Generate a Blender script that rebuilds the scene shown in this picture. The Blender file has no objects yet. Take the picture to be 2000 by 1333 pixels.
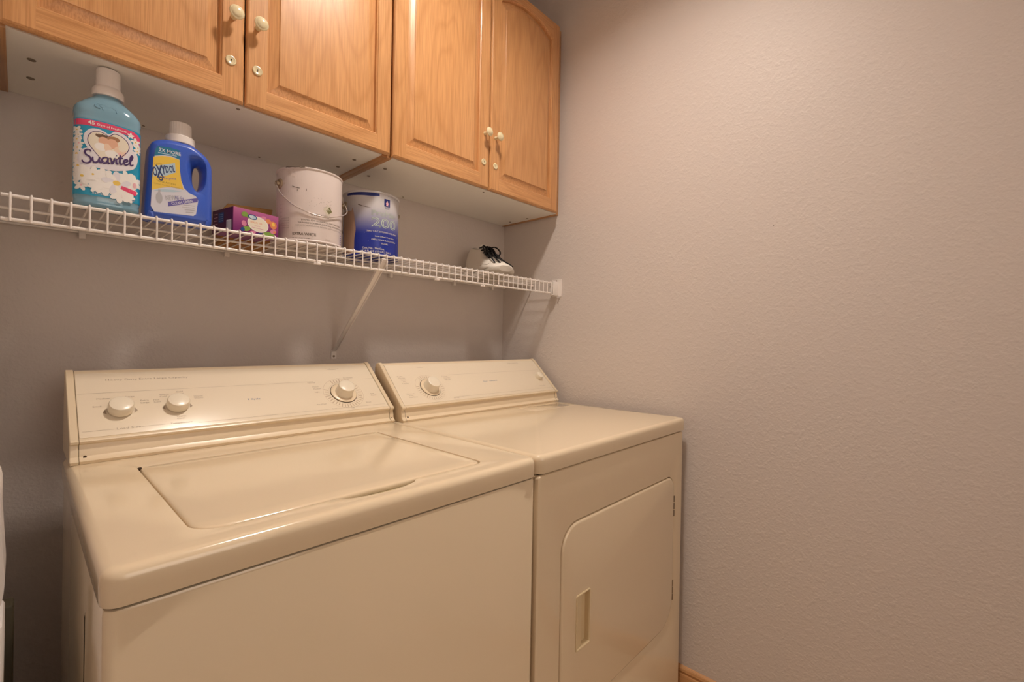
import bpy, bmesh, math, random
from mathutils import Vector, Matrix
PI = math.pi
S = bpy.context.scene
COL = S.collection

# ------------------------------------------------------------------ camera, world, lights, exposure
CAM = (-1.52865, -1.49629, 1.16064)
YAW, PITCH, ROLL, FPX = 0.8170046, -0.0029236, 0.0173964, 903.06
fw = Vector((math.sin(YAW)*math.cos(PITCH), math.cos(YAW)*math.cos(PITCH), math.sin(PITCH)))
rt0 = Vector((math.cos(YAW), -math.sin(YAW), 0)); up0 = rt0.cross(fw)
rt = math.cos(ROLL)*rt0 + math.sin(ROLL)*up0
up = -math.sin(ROLL)*rt0 + math.cos(ROLL)*up0
cd = bpy.data.cameras.new('camera'); cam = bpy.data.objects.new('camera', cd); COL.objects.link(cam)
M = Matrix((rt, up, -fw)).transposed().to_4x4(); M.translation = CAM
cam.matrix_world = M
cd.sensor_fit = 'HORIZONTAL'; cd.sensor_width = 36.0; cd.lens = FPX/2000*36.0
cd.clip_start = 0.01; cd.clip_end = 50
S.camera = cam
w = bpy.data.worlds.new('world'); S.world = w; w.use_nodes = True
w.node_tree.nodes['Background'].inputs[0].default_value = (1.0, 0.86, 0.72, 1)
w.node_tree.nodes['Background'].inputs[1].default_value = 0.12

LAMP = (-0.78, -0.93, 2.74)
LAMP_STRENGTH = 266.0
LAMP_COL = (1.0, 0.885, 0.775, 1)

def area(name, loc, target, sx, sy, power, col):
    l = bpy.data.lights.new(name, 'AREA'); l.shape = 'RECTANGLE'; l.size = sx; l.size_y = sy
    l.energy = power; l.color = col
    o = bpy.data.objects.new(name, l); COL.objects.link(o); o.location = loc
    o.rotation_euler = (Vector(target)-Vector(loc)).to_track_quat('-Z', 'Y').to_euler()
    return o
area('rear_fill', (-1.0, -3.2, 1.75), (-0.8, 0, 1.1), 0.9, 1.6, 12.5, (1.0, 0.86, 0.73))  # added fill light behind the camera, lifts the shadows in the room

S.view_settings.view_transform = 'Standard'
S.view_settings.look = 'None'
S.view_settings.gamma = 1.0
S.view_settings.use_curve_mapping = False
S.view_settings.exposure = 0.03

# ------------------------------------------------------------------ materials
def srgb(r, g, b):
    f = lambda c: (c/255/12.92 if c/255 <= 0.04045 else ((c/255+0.055)/1.055)**2.4)
    return (f(r), f(g), f(b), 1)
def mat(name, col, rough=0.5, spec=0.5, metal=0.0, trans=0.0, coat=0.0, bump=None, emit=None, ior=None):
    m = bpy.data.materials.new(name); m.use_nodes = True
    nt = m.node_tree; b = nt.nodes['Principled BSDF']
    b.inputs['Base Color'].default_value = col if len(col) == 4 else (*col, 1)
    b.inputs['Roughness'].default_value = rough
    b.inputs['Specular IOR Level'].default_value = spec
    b.inputs['Metallic'].default_value = metal
    b.inputs['Transmission Weight'].default_value = trans
    b.inputs['Coat Weight'].default_value = coat
    b.inputs['Coat Roughness'].default_value = 0.08
    if ior: b.inputs['IOR'].default_value = ior
    if emit:
        b.inputs['Emission Color'].default_value = emit[0]; b.inputs['Emission Strength'].default_value = emit[1]
    if bump:
        sc, st, dist = bump
        tc = nt.nodes.new('ShaderNodeTexCoord'); nz = nt.nodes.new('ShaderNodeTexNoise'); bp = nt.nodes.new('ShaderNodeBump')
        nz.inputs['Scale'].default_value = sc; nz.inputs['Detail'].default_value = 3
        bp.inputs['Strength'].default_value = st; bp.inputs['Distance'].default_value = dist
        nt.links.new(tc.outputs['Object'], nz.inputs['Vector']); nt.links.new(nz.outputs['Fac'], bp.inputs['Height'])
        nt.links.new(bp.outputs['Normal'], b.inputs['Normal'])
    return m

def wall_mat(name, col):
    """painted drywall with a fine orange-peel relief and a few larger knock-down islands"""
    m = mat(name, col, 0.50, 0.4); nt = m.node_tree; b = nt.nodes['Principled BSDF']
    N = nt.nodes.new; L = nt.links.new
    tc = N('ShaderNodeTexCoord')
    n1 = N('ShaderNodeTexNoise'); n1.inputs['Scale'].default_value = 165; n1.inputs['Detail'].default_value = 3; n1.inputs['Roughness'].default_value = 0.55
    n2 = N('ShaderNodeTexNoise'); n2.inputs['Scale'].default_value = 60; n2.inputs['Detail'].default_value = 2
    r = N('ShaderNodeValToRGB'); r.color_ramp.elements[0].position = 0.50; r.color_ramp.elements[1].position = 0.66
    mx = N('ShaderNodeMath'); mx.operation = 'MULTIPLY_ADD'; mx.inputs[1].default_value = 0.5
    bp = N('ShaderNodeBump'); bp.inputs['Strength'].default_value = 0.30; bp.inputs['Distance'].default_value = 0.0022
    L(tc.outputs['Object'], n1.inputs['Vector']); L(tc.outputs['Object'], n2.inputs['Vector'])
    L(n2.outputs['Fac'], r.inputs['Fac']); L(r.outputs['Color'], mx.inputs[0]); L(n1.outputs['Fac'], mx.inputs[2])
    L(mx.outputs[0], bp.inputs['Height']); L(bp.outputs['Normal'], b.inputs['Normal'])
    return m

def oak(name, axis='Z', seed=0.0, tint=1.0, cath=0.5):
    """varnished oak: wide cathedral figure plus fine open-pore streaks running along the axis"""
    m = mat(name, (0.5, 0.25, 0.1), 0.33, 0.45, coat=0.15); nt = m.node_tree; b = nt.nodes['Principled BSDF']
    N = nt.nodes.new; L = nt.links.new
    tc = N('ShaderNodeTexCoord')
    def mapped(sc, loc=(0, 0, 0)):
        mp = N('ShaderNodeMapping'); mp.inputs['Scale'].default_value = sc; mp.inputs['Location'].default_value = loc
        L(tc.outputs['Object'], mp.inputs['Vector']); return mp
    def ax(across, along):
        return {'Z': (across, across, along), 'X': (along, across, across), 'Y': (across, along, across)}[axis]
    mp = mapped(ax(5.0, 0.9), (seed, seed*0.7, seed*1.3))
    nz = N('ShaderNodeTexNoise'); nz.inputs['Scale'].default_value = 1.0; nz.inputs['Detail'].default_value = 2.0
    L(mp.outputs[0], nz.inputs['Vector'])
    ml = N('ShaderNodeMath'); ml.operation = 'MULTIPLY'; ml.inputs[1].default_value = 26.0
    L(nz.outputs['Fac'], ml.inputs[0])
    fr = N('ShaderNodeMath'); fr.operation = 'PINGPONG'; fr.inputs[1].default_value = 1.0
    L(ml.outputs[0], fr.inputs[0])
    rp = N('ShaderNodeValToRGB')
    e = rp.color_ramp.elements; e[0].position = 0.0; e[0].color = (0.0, 0.0, 0.0, 1); e[1].position = 0.45; e[1].color = (1, 1, 1, 1)
    L(fr.outputs[0], rp.inputs['Fac'])
    mp2 = mapped(ax(420, 9.0), (seed*3, 0, 0))
    n2 = N('ShaderNodeTexNoise'); n2.inputs['Scale'].default_value = 1.0; n2.inputs['Detail'].default_value = 3.0
    L(mp2.outputs[0], n2.inputs['Vector'])
    r2 = N('ShaderNodeValToRGB'); r2.color_ramp.elements[0].position = 0.36; r2.color_ramp.elements[1].position = 0.58
    L(n2.outputs['Fac'], r2.inputs['Fac'])
    mp3 = mapped(ax(3.0, 0.5), (seed*2, 4, 0))
    n3 = N('ShaderNodeTexNoise'); n3.inputs['Scale'].default_value = 2.0; L(mp3.outputs[0], n3.inputs['Vector'])
    def mixc(fac_out, a, bb, f=None):
        mx = N('ShaderNodeMix'); mx.data_type = 'RGBA'
        if fac_out is not None: L(fac_out, mx.inputs['Factor'])
        else: mx.inputs['Factor'].default_value = f
        for sock, v in ((mx.inputs['A'], a), (mx.inputs['B'], bb)):
            if isinstance(v, tuple): sock.default_value = v
            else: L(v, sock)
        return mx.outputs['Result']
    k = tint
    base = mixc(n3.outputs['Fac'], (0.72*k, 0.39*k, 0.175*k, 1), (0.63*k, 0.32*k, 0.128*k, 1))
    late = mixc(None, base, (0.44*k, 0.19*k, 0.06*k, 1), 0.60*cath)
    c1 = mixc(rp.outputs['Color'], late, base)
    pore = mixc(None, c1, (0.38*k, 0.155*k, 0.045*k, 1), 0.42)
    c2 = mixc(r2.outputs['Color'], pore, c1)
    L(c2, b.inputs['Base Color'])
    bp = N('ShaderNodeBump'); bp.inputs['Strength'].default_value = 0.12; bp.inputs['Distance'].default_value = 0.0006
    L(r2.outputs['Color'], bp.inputs['Height']); L(bp.outputs['Normal'], b.inputs['Normal'])
    return m

def two_tone_mat(name, lo, hi, z0, z1, rough=0.35):
    """a printed vertical colour blend (part of the label's print)"""
    m = mat(name, lo, rough, 0.5); nt = m.node_tree; b = nt.nodes['Principled BSDF']
    N = nt.nodes.new; L = nt.links.new
    tc = N('ShaderNodeTexCoord'); sp = N('ShaderNodeSeparateXYZ'); mr = N('ShaderNodeMapRange')
    mr.inputs['From Min'].default_value = z0; mr.inputs['From Max'].default_value = z1; mr.interpolation_type = 'SMOOTHSTEP'
    mx = N('ShaderNodeMix'); mx.data_type = 'RGBA'; mx.inputs['A'].default_value = lo; mx.inputs['B'].default_value = hi
    L(tc.outputs['Object'], sp.inputs[0]); L(sp.outputs['Z'], mr.inputs['Value']); L(mr.outputs[0], mx.inputs['Factor'])
    L(mx.outputs['Result'], b.inputs['Base Color'])
    return m

WALLC = (0.68, 0.61, 0.57, 1)
MWALL = wall_mat('wall_paint', WALLC)
MCEIL = mat('ceiling_paint', (0.88, 0.86, 0.83, 1), 0.8, 0.2, bump=(120, 0.3, 0.002))
MFLOOR = mat('vinyl_floor', (0.52, 0.37, 0.23, 1), 0.35, 0.4, bump=(30, 0.05, 0.001))
MCREAM = mat('bisque_enamel', (0.80, 0.66, 0.47, 1), 0.13, 0.5, coat=0.25, bump=(260, 0.03, 0.0004))
MCREAM2 = mat('bisque_plastic', (0.80, 0.66, 0.47, 1), 0.30, 0.5)
MKNOB = mat('bisque_knob', (0.86, 0.77, 0.62, 1), 0.28, 0.5)
MPANEL = mat('console_face', (0.84, 0.73, 0.57, 1), 0.24, 0.5)
MPRINT = mat('console_print', (0.42, 0.33, 0.24, 1), 0.5)
MPRINTD = mat('console_print_blue', (0.16, 0.19, 0.27, 1), 0.5)
MRING = mat('dial_scale_print', (0.58, 0.45, 0.32, 1), 0.4)
MDARK = mat('dark_gap', (0.05, 0.03, 0.018, 1), 0.8, 0.2)
MSEAM = mat('seam_shadow_line', (0.22, 0.16, 0.09, 1), 0.7)
MRECESS = mat('recess_shade_olive', (0.33, 0.26, 0.12, 1), 0.4)  # olive colour paints in the shade under the lid edge
MCHROME = mat('polished_ring', (0.75, 0.68, 0.58, 1), 0.18, metal=1.0)
MWIRE = mat('white_vinyl_coating', (0.86, 0.80, 0.76, 1), 0.32, 0.5)
MWHITE = mat('white_melamine', (0.90, 0.87, 0.81, 1), 0.28, 0.5)
MSCREW = mat('screw_steel', (0.30, 0.24, 0.18, 1), 0.4, metal=0.7)
MBRASSW = mat('ivory_ceramic', (0.80, 0.69, 0.44, 1), 0.18, 0.6, coat=0.3)
MBRASS = mat('aged_brass', (0.62, 0.50, 0.26, 1), 0.3, metal=0.6)
MOAKV = oak('oak_stile_grain', 'Z', 1.7, 1.0, 0.5)
MOAKH = oak('oak_rail_grain', 'X', 4.1, 1.0, 0.6)
MOAKP = [oak('oak_panel_grain_%s' % c, 'Z', s, t, 0.55) for c, s, t in (('a', 7.3, 1.0), ('b', 12.9, 1.02), ('c', 19.1, 1.03), ('d', 27.4, 0.97))]
MOAKE = oak('oak_side_edge', 'Y', 9.0, 0.8, 0.5)
MOAKB = oak('oak_baseboard_grain', 'Y', 3.3, 0.95, 0.7)

# ------------------------------------------------------------------ mesh helpers
def tag(o, label=None, cat=None, group=None, kind=None):
    if label: o['label'] = label
    if cat: o['category'] = cat
    if group: o['group'] = group
    if kind: o['kind'] = kind
    return o
def thing(name, loc, label, cat, group=None, rz=0.0):
    o = bpy.data.objects.new(name, None); COL.objects.link(o); o.location = loc; o.rotation_euler = (0, 0, rz)
    o.empty_display_size = 0.05
    return tag(o, label, cat, group)
def obj(name, bm, mats, parent=None, smooth=True, angle=35, loc=None, rot=None):
    bmesh.ops.remove_doubles(bm, verts=bm.verts, dist=1e-6)
    bmesh.ops.recalc_face_normals(bm, faces=bm.faces)
    if smooth:
        lim = math.radians(angle)
        for f in bm.faces: f.smooth = True
        for e in bm.edges:
            if len(e.link_faces) == 2:
                if e.calc_face_angle(0) > lim: e.smooth = False
    me = bpy.data.meshes.new(name); bm.to_mesh(me); bm.free()
    if not isinstance(mats, (list, tuple)): mats = [mats]
    for m in mats: me.materials.append(m)
    o = bpy.data.objects.new(name, me); COL.objects.link(o)
    if parent: o.parent = parent
    if loc: o.location = loc
    if rot: o.rotation_euler = rot
    return o
def raw(name, me, parent=None, loc=None):
    o = bpy.data.objects.new(name, me); COL.objects.link(o)
    if parent: o.parent = parent
    if loc: o.location = loc
    return o
def loft(bm, loops, cap0=True, cap1=True, mi=0, closed=True):
    vs = [[bm.verts.new(p) for p in L] for L in loops]
    n = len(vs[0])
    for a, b in zip(vs, vs[1:]):
        for i in range(n if closed else n-1):
            j = (i+1) % n
            try:
                f = bm.faces.new((a[i], a[j], b[j], b[i])); f.material_index = mi
            except ValueError: pass
    if cap0: bm.faces.new(vs[0][::-1]).material_index = mi
    if cap1: bm.faces.new(vs[-1]).material_index = mi
    return vs
def rr(x0, x1, y0, y1, r, n=6, extra=0):
    """rounded rectangle, CCW; r = one radius or (x0y0, x1y0, x1y1, x0y1); extra = points added on the y0 edge"""
    if not isinstance(r, (tuple, list)): r = (r,)*4
    pts = []
    cs = [((x0, y0), (1, 1), r[0], PI), ((x1, y0), (-1, 1), r[1], 1.5*PI), ((x1, y1), (-1, -1), r[2], 0), ((x0, y1), (1, -1), r[3], 0.5*PI)]
    for k, ((cx, cy), (sx, sy), q, a0) in enumerate(cs):
        for i in range(n+1):
            a = a0 + i/n*PI/2
            pts.append((cx+sx*q+q*math.cos(a), cy+sy*q+q*math.sin(a)))
        if k == 0 and extra:
            xa = x0+r[0]; xb = x1-r[1]
            for i in range(1, extra+1): pts.append((xa+(xb-xa)*i/(extra+1), y0))
    return pts
def box(bm, x0, x1, y0, y1, z0, z1, r=0.0, mi=0, n=2):
    """box with all edges rounded by r"""
    if r <= 0:
        loft(bm, [[(x, y, z) for x, y in ((x0, y0), (x1, y0), (x1, y1), (x0, y1))] for z in (z0, z1)], mi=mi); return
    Ls = []
    for k in range(n+1):
        a = k/n*PI/2; i = r*(1-math.sin(a)); zz = z0+r*(1-math.cos(a))
        Ls.append([(x, y, zz) for x, y in rr(x0+i, x1-i, y0+i, y1-i, max(r-i, r*0.15), n)])
    for k in range(n+1):
        a = PI/2-k/n*PI/2; i = r*(1-math.sin(a)); zz = z1-r*(1-math.cos(a))
        Ls.append([(x, y, zz) for x, y in rr(x0+i, x1-i, y0+i, y1-i, max(r-i, r*0.15), n)])
    loft(bm, Ls, mi=mi)
def lathe(bm, prof, n=32, mi=0, cap0=True, cap1=True, M=None, mod=None):
    """prof: [(radius, height)] around local z"""
    Ls = []
    for r, h in prof:
        L = []
        for i in range(n):
            a = 2*PI*i/n; q = r*(mod(a, h) if mod else 1.0)
            p = Vector((q*math.cos(a), q*math.sin(a), h))
            L.append(M @ p if M else p)
        Ls.append(L)
    return loft(bm, Ls, cap0, cap1, mi)
def frame_mat(origin, ux, uy, uz):
    m = Matrix((Vector(ux), Vector(uy), Vector(uz))).transposed().to_4x4(); m.translation = Vector(origin); return m
def tube(bm, pts, r, n=8, mi=0, caps=True, closed=False):
    pts = [Vector(p) for p in pts]; Ls = []; prev = None; N = len(pts)
    for i, p in enumerate(pts):
        if closed: t = (pts[(i+1) % N]-pts[i-1]).normalized()
        else: t = (pts[min(i+1, N-1)]-pts[max(i-1, 0)]).normalized()
        if prev is None:
            a = Vector((0, 0, 1)) if abs(t.z) < 0.9 else Vector((1, 0, 0)); u = t.cross(a).normalized()
        else: u = (prev-t*prev.dot(t)).normalized()
        prev = u; v = t.cross(u); q = r(i/(N-1)) if callable(r) else r
        Ls.append([p+q*(math.cos(2*PI*k/n)*u+math.sin(2*PI*k/n)*v) for k in range(n)])
    if closed: Ls.append(Ls[0]); caps = False
    loft(bm, Ls, caps, caps, mi)
def catmull(P, k=6, closed=False):
    P = [tuple(p) for p in P]; out = []; N = len(P); d = len(P[0])
    rng = range(N if closed else N-1)
    for i in rng:
        g = (lambda j: P[j % N]) if closed else (lambda j: P[min(max(j, 0), N-1)])
        p0, p1, p2, p3 = g(i-1), g(i), g(i+1), g(i+2)
        for s in range(k):
            t = s/k
            out.append(tuple(0.5*((2*p1[c])+(-p0[c]+p2[c])*t+(2*p0[c]-5*p1[c]+4*p2[c]-p3[c])*t*t+(-p0[c]+3*p1[c]-3*p2[c]+p3[c])*t**3) for c in range(d)))
    if not closed: out.append(P[-1])
    return out

# printed artwork: flat pieces laid on a surface through a mapping (u, v, lift) -> point
STEP = 0.000007
class Art:
    def __init__(self, fmap): self.f = fmap; self.bm = bmesh.new(); self.mats = []; self.lift = 0.00025
    def mi(self, m):
        if m not in self.mats: self.mats.append(m)
        return self.mats.index(m)
    def poly(self, pts, m):
        if len(pts) == 4:       # bilinear patch that follows the curved surface
            n = 8; A, B, C_, D = pts
            g = [[self.bm.verts.new(self.f(*[(A[k]*(1-i/n)+B[k]*i/n)*(1-j/n)+(D[k]*(1-i/n)+C_[k]*i/n)*j/n for k in (0, 1)], self.lift)) for i in range(n+1)] for j in range(n+1)]
            for j in range(n):
                for i in range(n): self.bm.faces.new((g[j][i], g[j][i+1], g[j+1][i+1], g[j+1][i])).material_index = self.mi(m)
        else:
            try: self.bm.faces.new([self.bm.verts.new(self.f(u, v, self.lift)) for u, v in pts]).material_index = self.mi(m)
            except ValueError: pass
        self.lift += STEP
    def fan(self, pts, m):
        cx = sum(p[0] for p in pts)/len(pts); cy = sum(p[1] for p in pts)/len(pts); n = len(pts)
        K = max(1, min(14, math.ceil(max(math.hypot(p[0]-cx, p[1]-cy) for p in pts)/0.0025)))
        c = self.bm.verts.new(self.f(cx, cy, self.lift)); prev = None; mi = self.mi(m)
        for k in range(1, K+1):
            t = k/K; vs = [self.bm.verts.new(self.f(cx+(u-cx)*t, cy+(v-cy)*t, self.lift)) for u, v in pts]
            for i in range(n):
                j = (i+1) % n
                (self.bm.faces.new((c, vs[i], vs[j])) if prev is None else self.bm.faces.new((prev[i], vs[i], vs[j], prev[j]))).material_index = mi
            prev = vs
        self.lift += STEP
    def grid(self, u0, u1, v0, v1, m, nu=12, nv=1, top=None, bot=None):
        g = [[self.bm.verts.new(self.f(u0+(u1-u0)*i/nu,
              (bot(u0+(u1-u0)*i/nu) if bot else v0)*(1-j/nv)+(top(u0+(u1-u0)*i/nu) if top else v1)*(j/nv), self.lift)) for i in range(nu+1)] for j in range(nv+1)]
        for j in range(nv):
            for i in range(nu):
                self.bm.faces.new((g[j][i], g[j][i+1], g[j+1][i+1], g[j+1][i])).material_index = self.mi(m)
        self.lift += STEP
    def ell(self, u, v, a, b, m, rot=0, n=14):
        c, s = math.cos(rot), math.sin(rot)
        self.fan([(u+a*math.cos(t)*c-b*math.sin(t)*s, v+a*math.cos(t)*s+b*math.sin(t)*c) for t in [2*PI*i/n for i in range(n)]], m)
    def stroke(self, pts, wd, m, closed=False):
        n = len(pts); L = []; R = []
        for i, (u, v) in enumerate(pts):
            a = pts[(i-1) % n] if closed else pts[max(i-1, 0)]; b = pts[(i+1) % n] if closed else pts[min(i+1, n-1)]
            dx, dy = b[0]-a[0], b[1]-a[1]; l = math.hypot(dx, dy) or 1; q = wd(i/(n-1)) if callable(wd) else wd
            nx, ny = -dy/l*q/2, dx/l*q/2
            L.append(self.bm.verts.new(self.f(u+nx, v+ny, self.lift))); R.append(self.bm.verts.new(self.f(u-nx, v-ny, self.lift)))
        for i in range(n if closed else n-1):
            j = (i+1) % n
            try: self.bm.faces.new((L[i], R[i], R[j], L[j])).material_index = self.mi(m)
            except ValueError: pass
        self.lift += STEP
    def flower(self, u, v, r, m, my, n=5, rot=0.0):
        for k in range(n):
            a = rot+2*PI*k/n
            self.ell(u+0.55*r*math.cos(a), v+0.55*r*math.sin(a), 0.5*r, 0.30*r, m, a, 10)
        self.ell(u, v, 0.17*r, 0.17*r, my, 0, 8)
    def text(self, s, u, v, h, m, align='LEFT', shear=0.0, bold=0.0, width=1.0, rot=0.0, outline=0.0, spacing=1.0):
        """lettering in the built-in font; h = capital height"""
        c = bpy.data.curves.new('t', 'FONT'); c.body = s; c.size = 1.0; c.align_x = align; c.shear = shear
        c.resolution_u = 2; c.space_character = spacing
        if outline: c.fill_mode = 'NONE'; c.bevel_depth = outline; c.bevel_resolution = 0
        elif bold: c.offset = bold
        o = bpy.data.objects.new('t', c); COL.objects.link(o)
        dg = bpy.context.evaluated_depsgraph_get(); me = bpy.data.meshes.new_from_object(o.evaluated_get(dg))
        k = h/0.69; cr, sr = math.cos(rot), math.sin(rot); mi = self.mi(m)
        vs = []
        for p in me.vertices:
            x = p.co.x*k*width; y = p.co.y*k
            vs.append(self.bm.verts.new(self.f(u+x*cr-y*sr, v+x*sr+y*cr, self.lift)))
        for f in me.polygons:
            try: self.bm.faces.new([vs[i] for i in f.vertices]).material_index = mi
            except ValueError: pass
        self.lift += STEP
        bpy.data.objects.remove(o); bpy.data.curves.remove(c); bpy.data.meshes.remove(me)
    def done(self, name, parent, label=None):
        me = bpy.data.meshes.new(name); self.bm.to_mesh(me); self.bm.free()
        for m in self.mats: me.materials.append(m)
        o = raw(name, me, parent); o['kind'] = 'stuff'
        if label: o['label'] = label
        return o

# ------------------------------------------------------------------ the room
XL, YB, ZC = -1.592, -2.45, 2.76
def struct(name, x0, x1, y0, y1, z0, z1, m):
    bm = bmesh.new(); box(bm, x0, x1, y0, y1, z0, z1)
    return tag(obj(name, bm, m, smooth=False), kind='structure')
struct('floor', XL-0.1, 0.1, -4.2, 0.1, -0.1, 0.0, MFLOOR)
struct('ceiling', XL-0.1, 0.1, -4.2, 0.1, ZC, ZC+0.1, MCEIL)
struct('wall_back', XL-0.1, 0.1, 0.0, 0.1, 0.0, ZC, MWALL)
struct('wall_right', 0.0, 0.1, YB, 0.0, 0.0, ZC, MWALL)
struct('wall_left', XL-0.1, XL, YB, 0.0, 0.0, ZC, MWALL)
# the wall behind the photographer left open as a doorway for the added rear fill light
bm = bmesh.new()
box(bm, XL-0.1, -1.45, YB-0.1, YB, 0, ZC); box(bm, -0.55, 0.1, YB-0.1, YB, 0, ZC); box(bm, -1.45, -0.55, YB-0.1, YB, 2.05, ZC)
tag(obj('wall_front', bm, MWALL, smooth=False), kind='structure')
# oak baseboard along the right wall: moulded profile
def baseboard(name, pts_fn, a, b):
    prof = [(0, 0), (0.014, 0), (0.014, 0.052), (0.0125, 0.058), (0.010, 0.061), (0.010, 0.066), (0.0125, 0.069), (0.010, 0.075), (0.006, 0.080), (0.0, 0.083)]
    bm = bmesh.new(); loft(bm, [[pts_fn(p, t) for p in prof] for t in (a, b)])
    return tag(obj(name, bm, MOAKB, angle=25), kind='structure')
baseboard('baseboard_right', lambda p, t: (-p[0], t, p[1]), YB, -0.004)
baseboard('baseboard_back', lambda p, t: (t, -p[0], p[1]), XL+0.001, -0.016)
# small dimple in the right wall
bm = bmesh.new(); lathe(bm, [(0.0012, 0), (0.001, 0.0012), (0.0002, 0.0018)], 8, M=frame_mat((0.0005, -1.118, 1.514), (0, 1, 0), (0, 0, 1), (-1, 0, 0)))
o = obj('nail_hole', bm, MDARK, bpy.data.objects['wall_right'])

# ceiling lamp above the dryer front
t = thing('ceiling_lamp', (LAMP[0], LAMP[1], ZC), 'round cylinder downlight on the ceiling above the dryer front', 'lamp')
bm = bmesh.new(); lathe(bm, [(0.114, 0.0), (0.114, -0.088), (0.112, -0.090), (0.104, -0.090), (0.102, -0.088), (0.100, -0.016), (0.100, -0.010)], 48, cap0=True, cap1=True)
obj('canopy', bm, mat('lamp_housing', (0.75, 0.72, 0.68, 1), 0.6), t)
bm = bmesh.new(); lathe(bm, [(0.094, -0.0105), (0.094, -0.014), (0.090, -0.016), (0.0005, -0.0165)], 48)
obj('lamp_lens', bm, mat('lit_glass', (0.9, 0.85, 0.8, 1), 0.4, emit=(LAMP_COL, LAMP_STRENGTH)), t)

# ------------------------------------------------------------------ wall cabinets
CY = -0.312; DF = -0.332; CZ0, CZ1 = 1.683, 2.444
def keyhole(parent, x, z):
    bm = bmesh.new(); Mx = frame_mat((x, DF, z), (1, 0, 0), (0, 0, 1), (0, -1, 0))
    lathe(bm, [(0.0105, 0), (0.0108, 0.0012), (0.0098, 0.0026), (0.0080, 0.0030), (0.0070, 0.0024), (0.0004, 0.0024)], 28, M=Mx)
    e = obj('lock_plate', bm, MBRASSW, parent); e['label'] = 'round ivory keyhole plate'
    bm = bmesh.new()
    lathe(bm, [(0.0014, 0.0025), (0.0014, 0.0028)], 12, M=frame_mat((x, DF, z+0.0012), (1, 0, 0), (0, 0, 1), (0, -1, 0)))
    box(bm, x-0.0007, x+0.0007, DF-0.0028, DF-0.0025, z-0.0035, z+0.001)
    bm2 = obj('keyhole', bm, MDARK, parent)
def knob(parent, x, z):
    bm = bmesh.new(); Mx = frame_mat((x, DF, z), (1, 0, 0), (0, 0, 1), (0, -1, 0))
    lathe(bm, [(0.0065, 0), (0.0062, 0.002), (0.0042, 0.006), (0.0040, 0.013), (0.0075, 0.018), (0.0128, 0.0205), (0.0148, 0.0225),
               (0.0150, 0.0245), (0.0138, 0.0262), (0.0122, 0.0266), (0.0115, 0.0274), (0.0085, 0.0292), (0.0045, 0.0302), (0.0003, 0.0304)], 32, M=Mx)
    o = obj('knob', bm, MBRASSW, parent); o['label'] = 'ivory mushroom knob'
def door(parent, x0, x1, side, mp, seed):
    z0, z1 = CZ0-0.001, CZ1-0.003
    st, rb, rc, arch = 0.044, 0.046, 0.070, 0.036     # stile, bottom rail, top rail at corners, arch rise
    xa, xb, za, zc = x0+st, x1-st, z0+rb, z1-rc
    n = 24
    def opening(ins, y):
        """closed loop: bottom-left, bottom-right, then arch from right to left"""
        a, b, c = xa+ins, xb-ins, za+ins
        L = [(a, y, c), (b, y, c)]
        for i in range(n+1):
            u = 1-2*i/n; hx = (a+b)/2+u*(b-a)/2
            L.append((hx, y, zc-ins+arch*(1-u*u)))
        return L
    bm = bmesh.new(); e = 0.0055
    yF, yB_ = DF, CY-0.0002
    def q(P, mi):
        f = bm.faces.new([bm.verts.new(p) for p in P]); f.material_index = mi
    # front faces: two stiles and two rails, butt-jointed
    q([(x0+e, yF, z0+e), (xa, yF, z0+e), (xa, yF, z1-e), (x0+e, yF, z1-e)], 0)
    q([(xb, yF, z0+e), (x1-e, yF, z0+e), (x1-e, yF, z1-e), (xb, yF, z1-e)], 0)
    q([(xa, yF, z0+e), (xb, yF, z0+e), (xb, yF, za), (xa, yF, za)], 1)
    op = opening(0, yF)[2:]
    for i in range(n):
        a, b = op[i], op[i+1]
        q([(a[0], yF, a[2]), (b[0], yF, b[2]), (b[0], yF, z1-e), (a[0], yF, z1-e)], 1)
    # outer rounded / bevelled edge
    rect = lambda i, y: [(x0+i, y, z0+i), (x1-i, y, z0+i), (x1-i, y, z1-i), (x0+i, y, z1-i)]
    loft(bm, [rect(e, yF), rect(0.0022, yF+0.0018), rect(0.0, yF+0.006), rect(0.0, yF+0.010), rect(0.0035, yF+0.013), rect(0.0035, yB_)], False, True, 0)
    # sticking profile round the opening
    loft(bm, [opening(0, yF), opening(0.0008, yF+0.0022), opening(0.0035, yF+0.0042), opening(0.0045, yF+0.0075), opening(0.0045, yF+0.0160)], False, False, 0)
    d = obj('door', bm, [MOAKV, MOAKH], parent, angle=24)
    # raised panel
    bm = bmesh.new()
    loft(bm, [opening(0.004, yF+0.0140), opening(0.0045, yF+0.0118), opening(0.0065, yF+0.0115), opening(0.0270, yF+0.0032), opening(0.0278, yF+0.0026), opening(0.0282, yF+0.0012), opening(0.0295, yF+0.0008)], True, False, 0)
    cl = opening(0.0295, yF+0.0008); c = bm.faces.new([bm.verts.new(p) for p in cl]); c.material_index = 0
    obj('panel', bm, mp, d, angle=14)
    kx = x1-0.0235 if side > 0 else x0+0.0235
    knob(d, kx, CZ0+0.184); keyhole(d, kx+0.0 if side < 0 else kx-0.004, CZ0+0.086)
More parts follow.
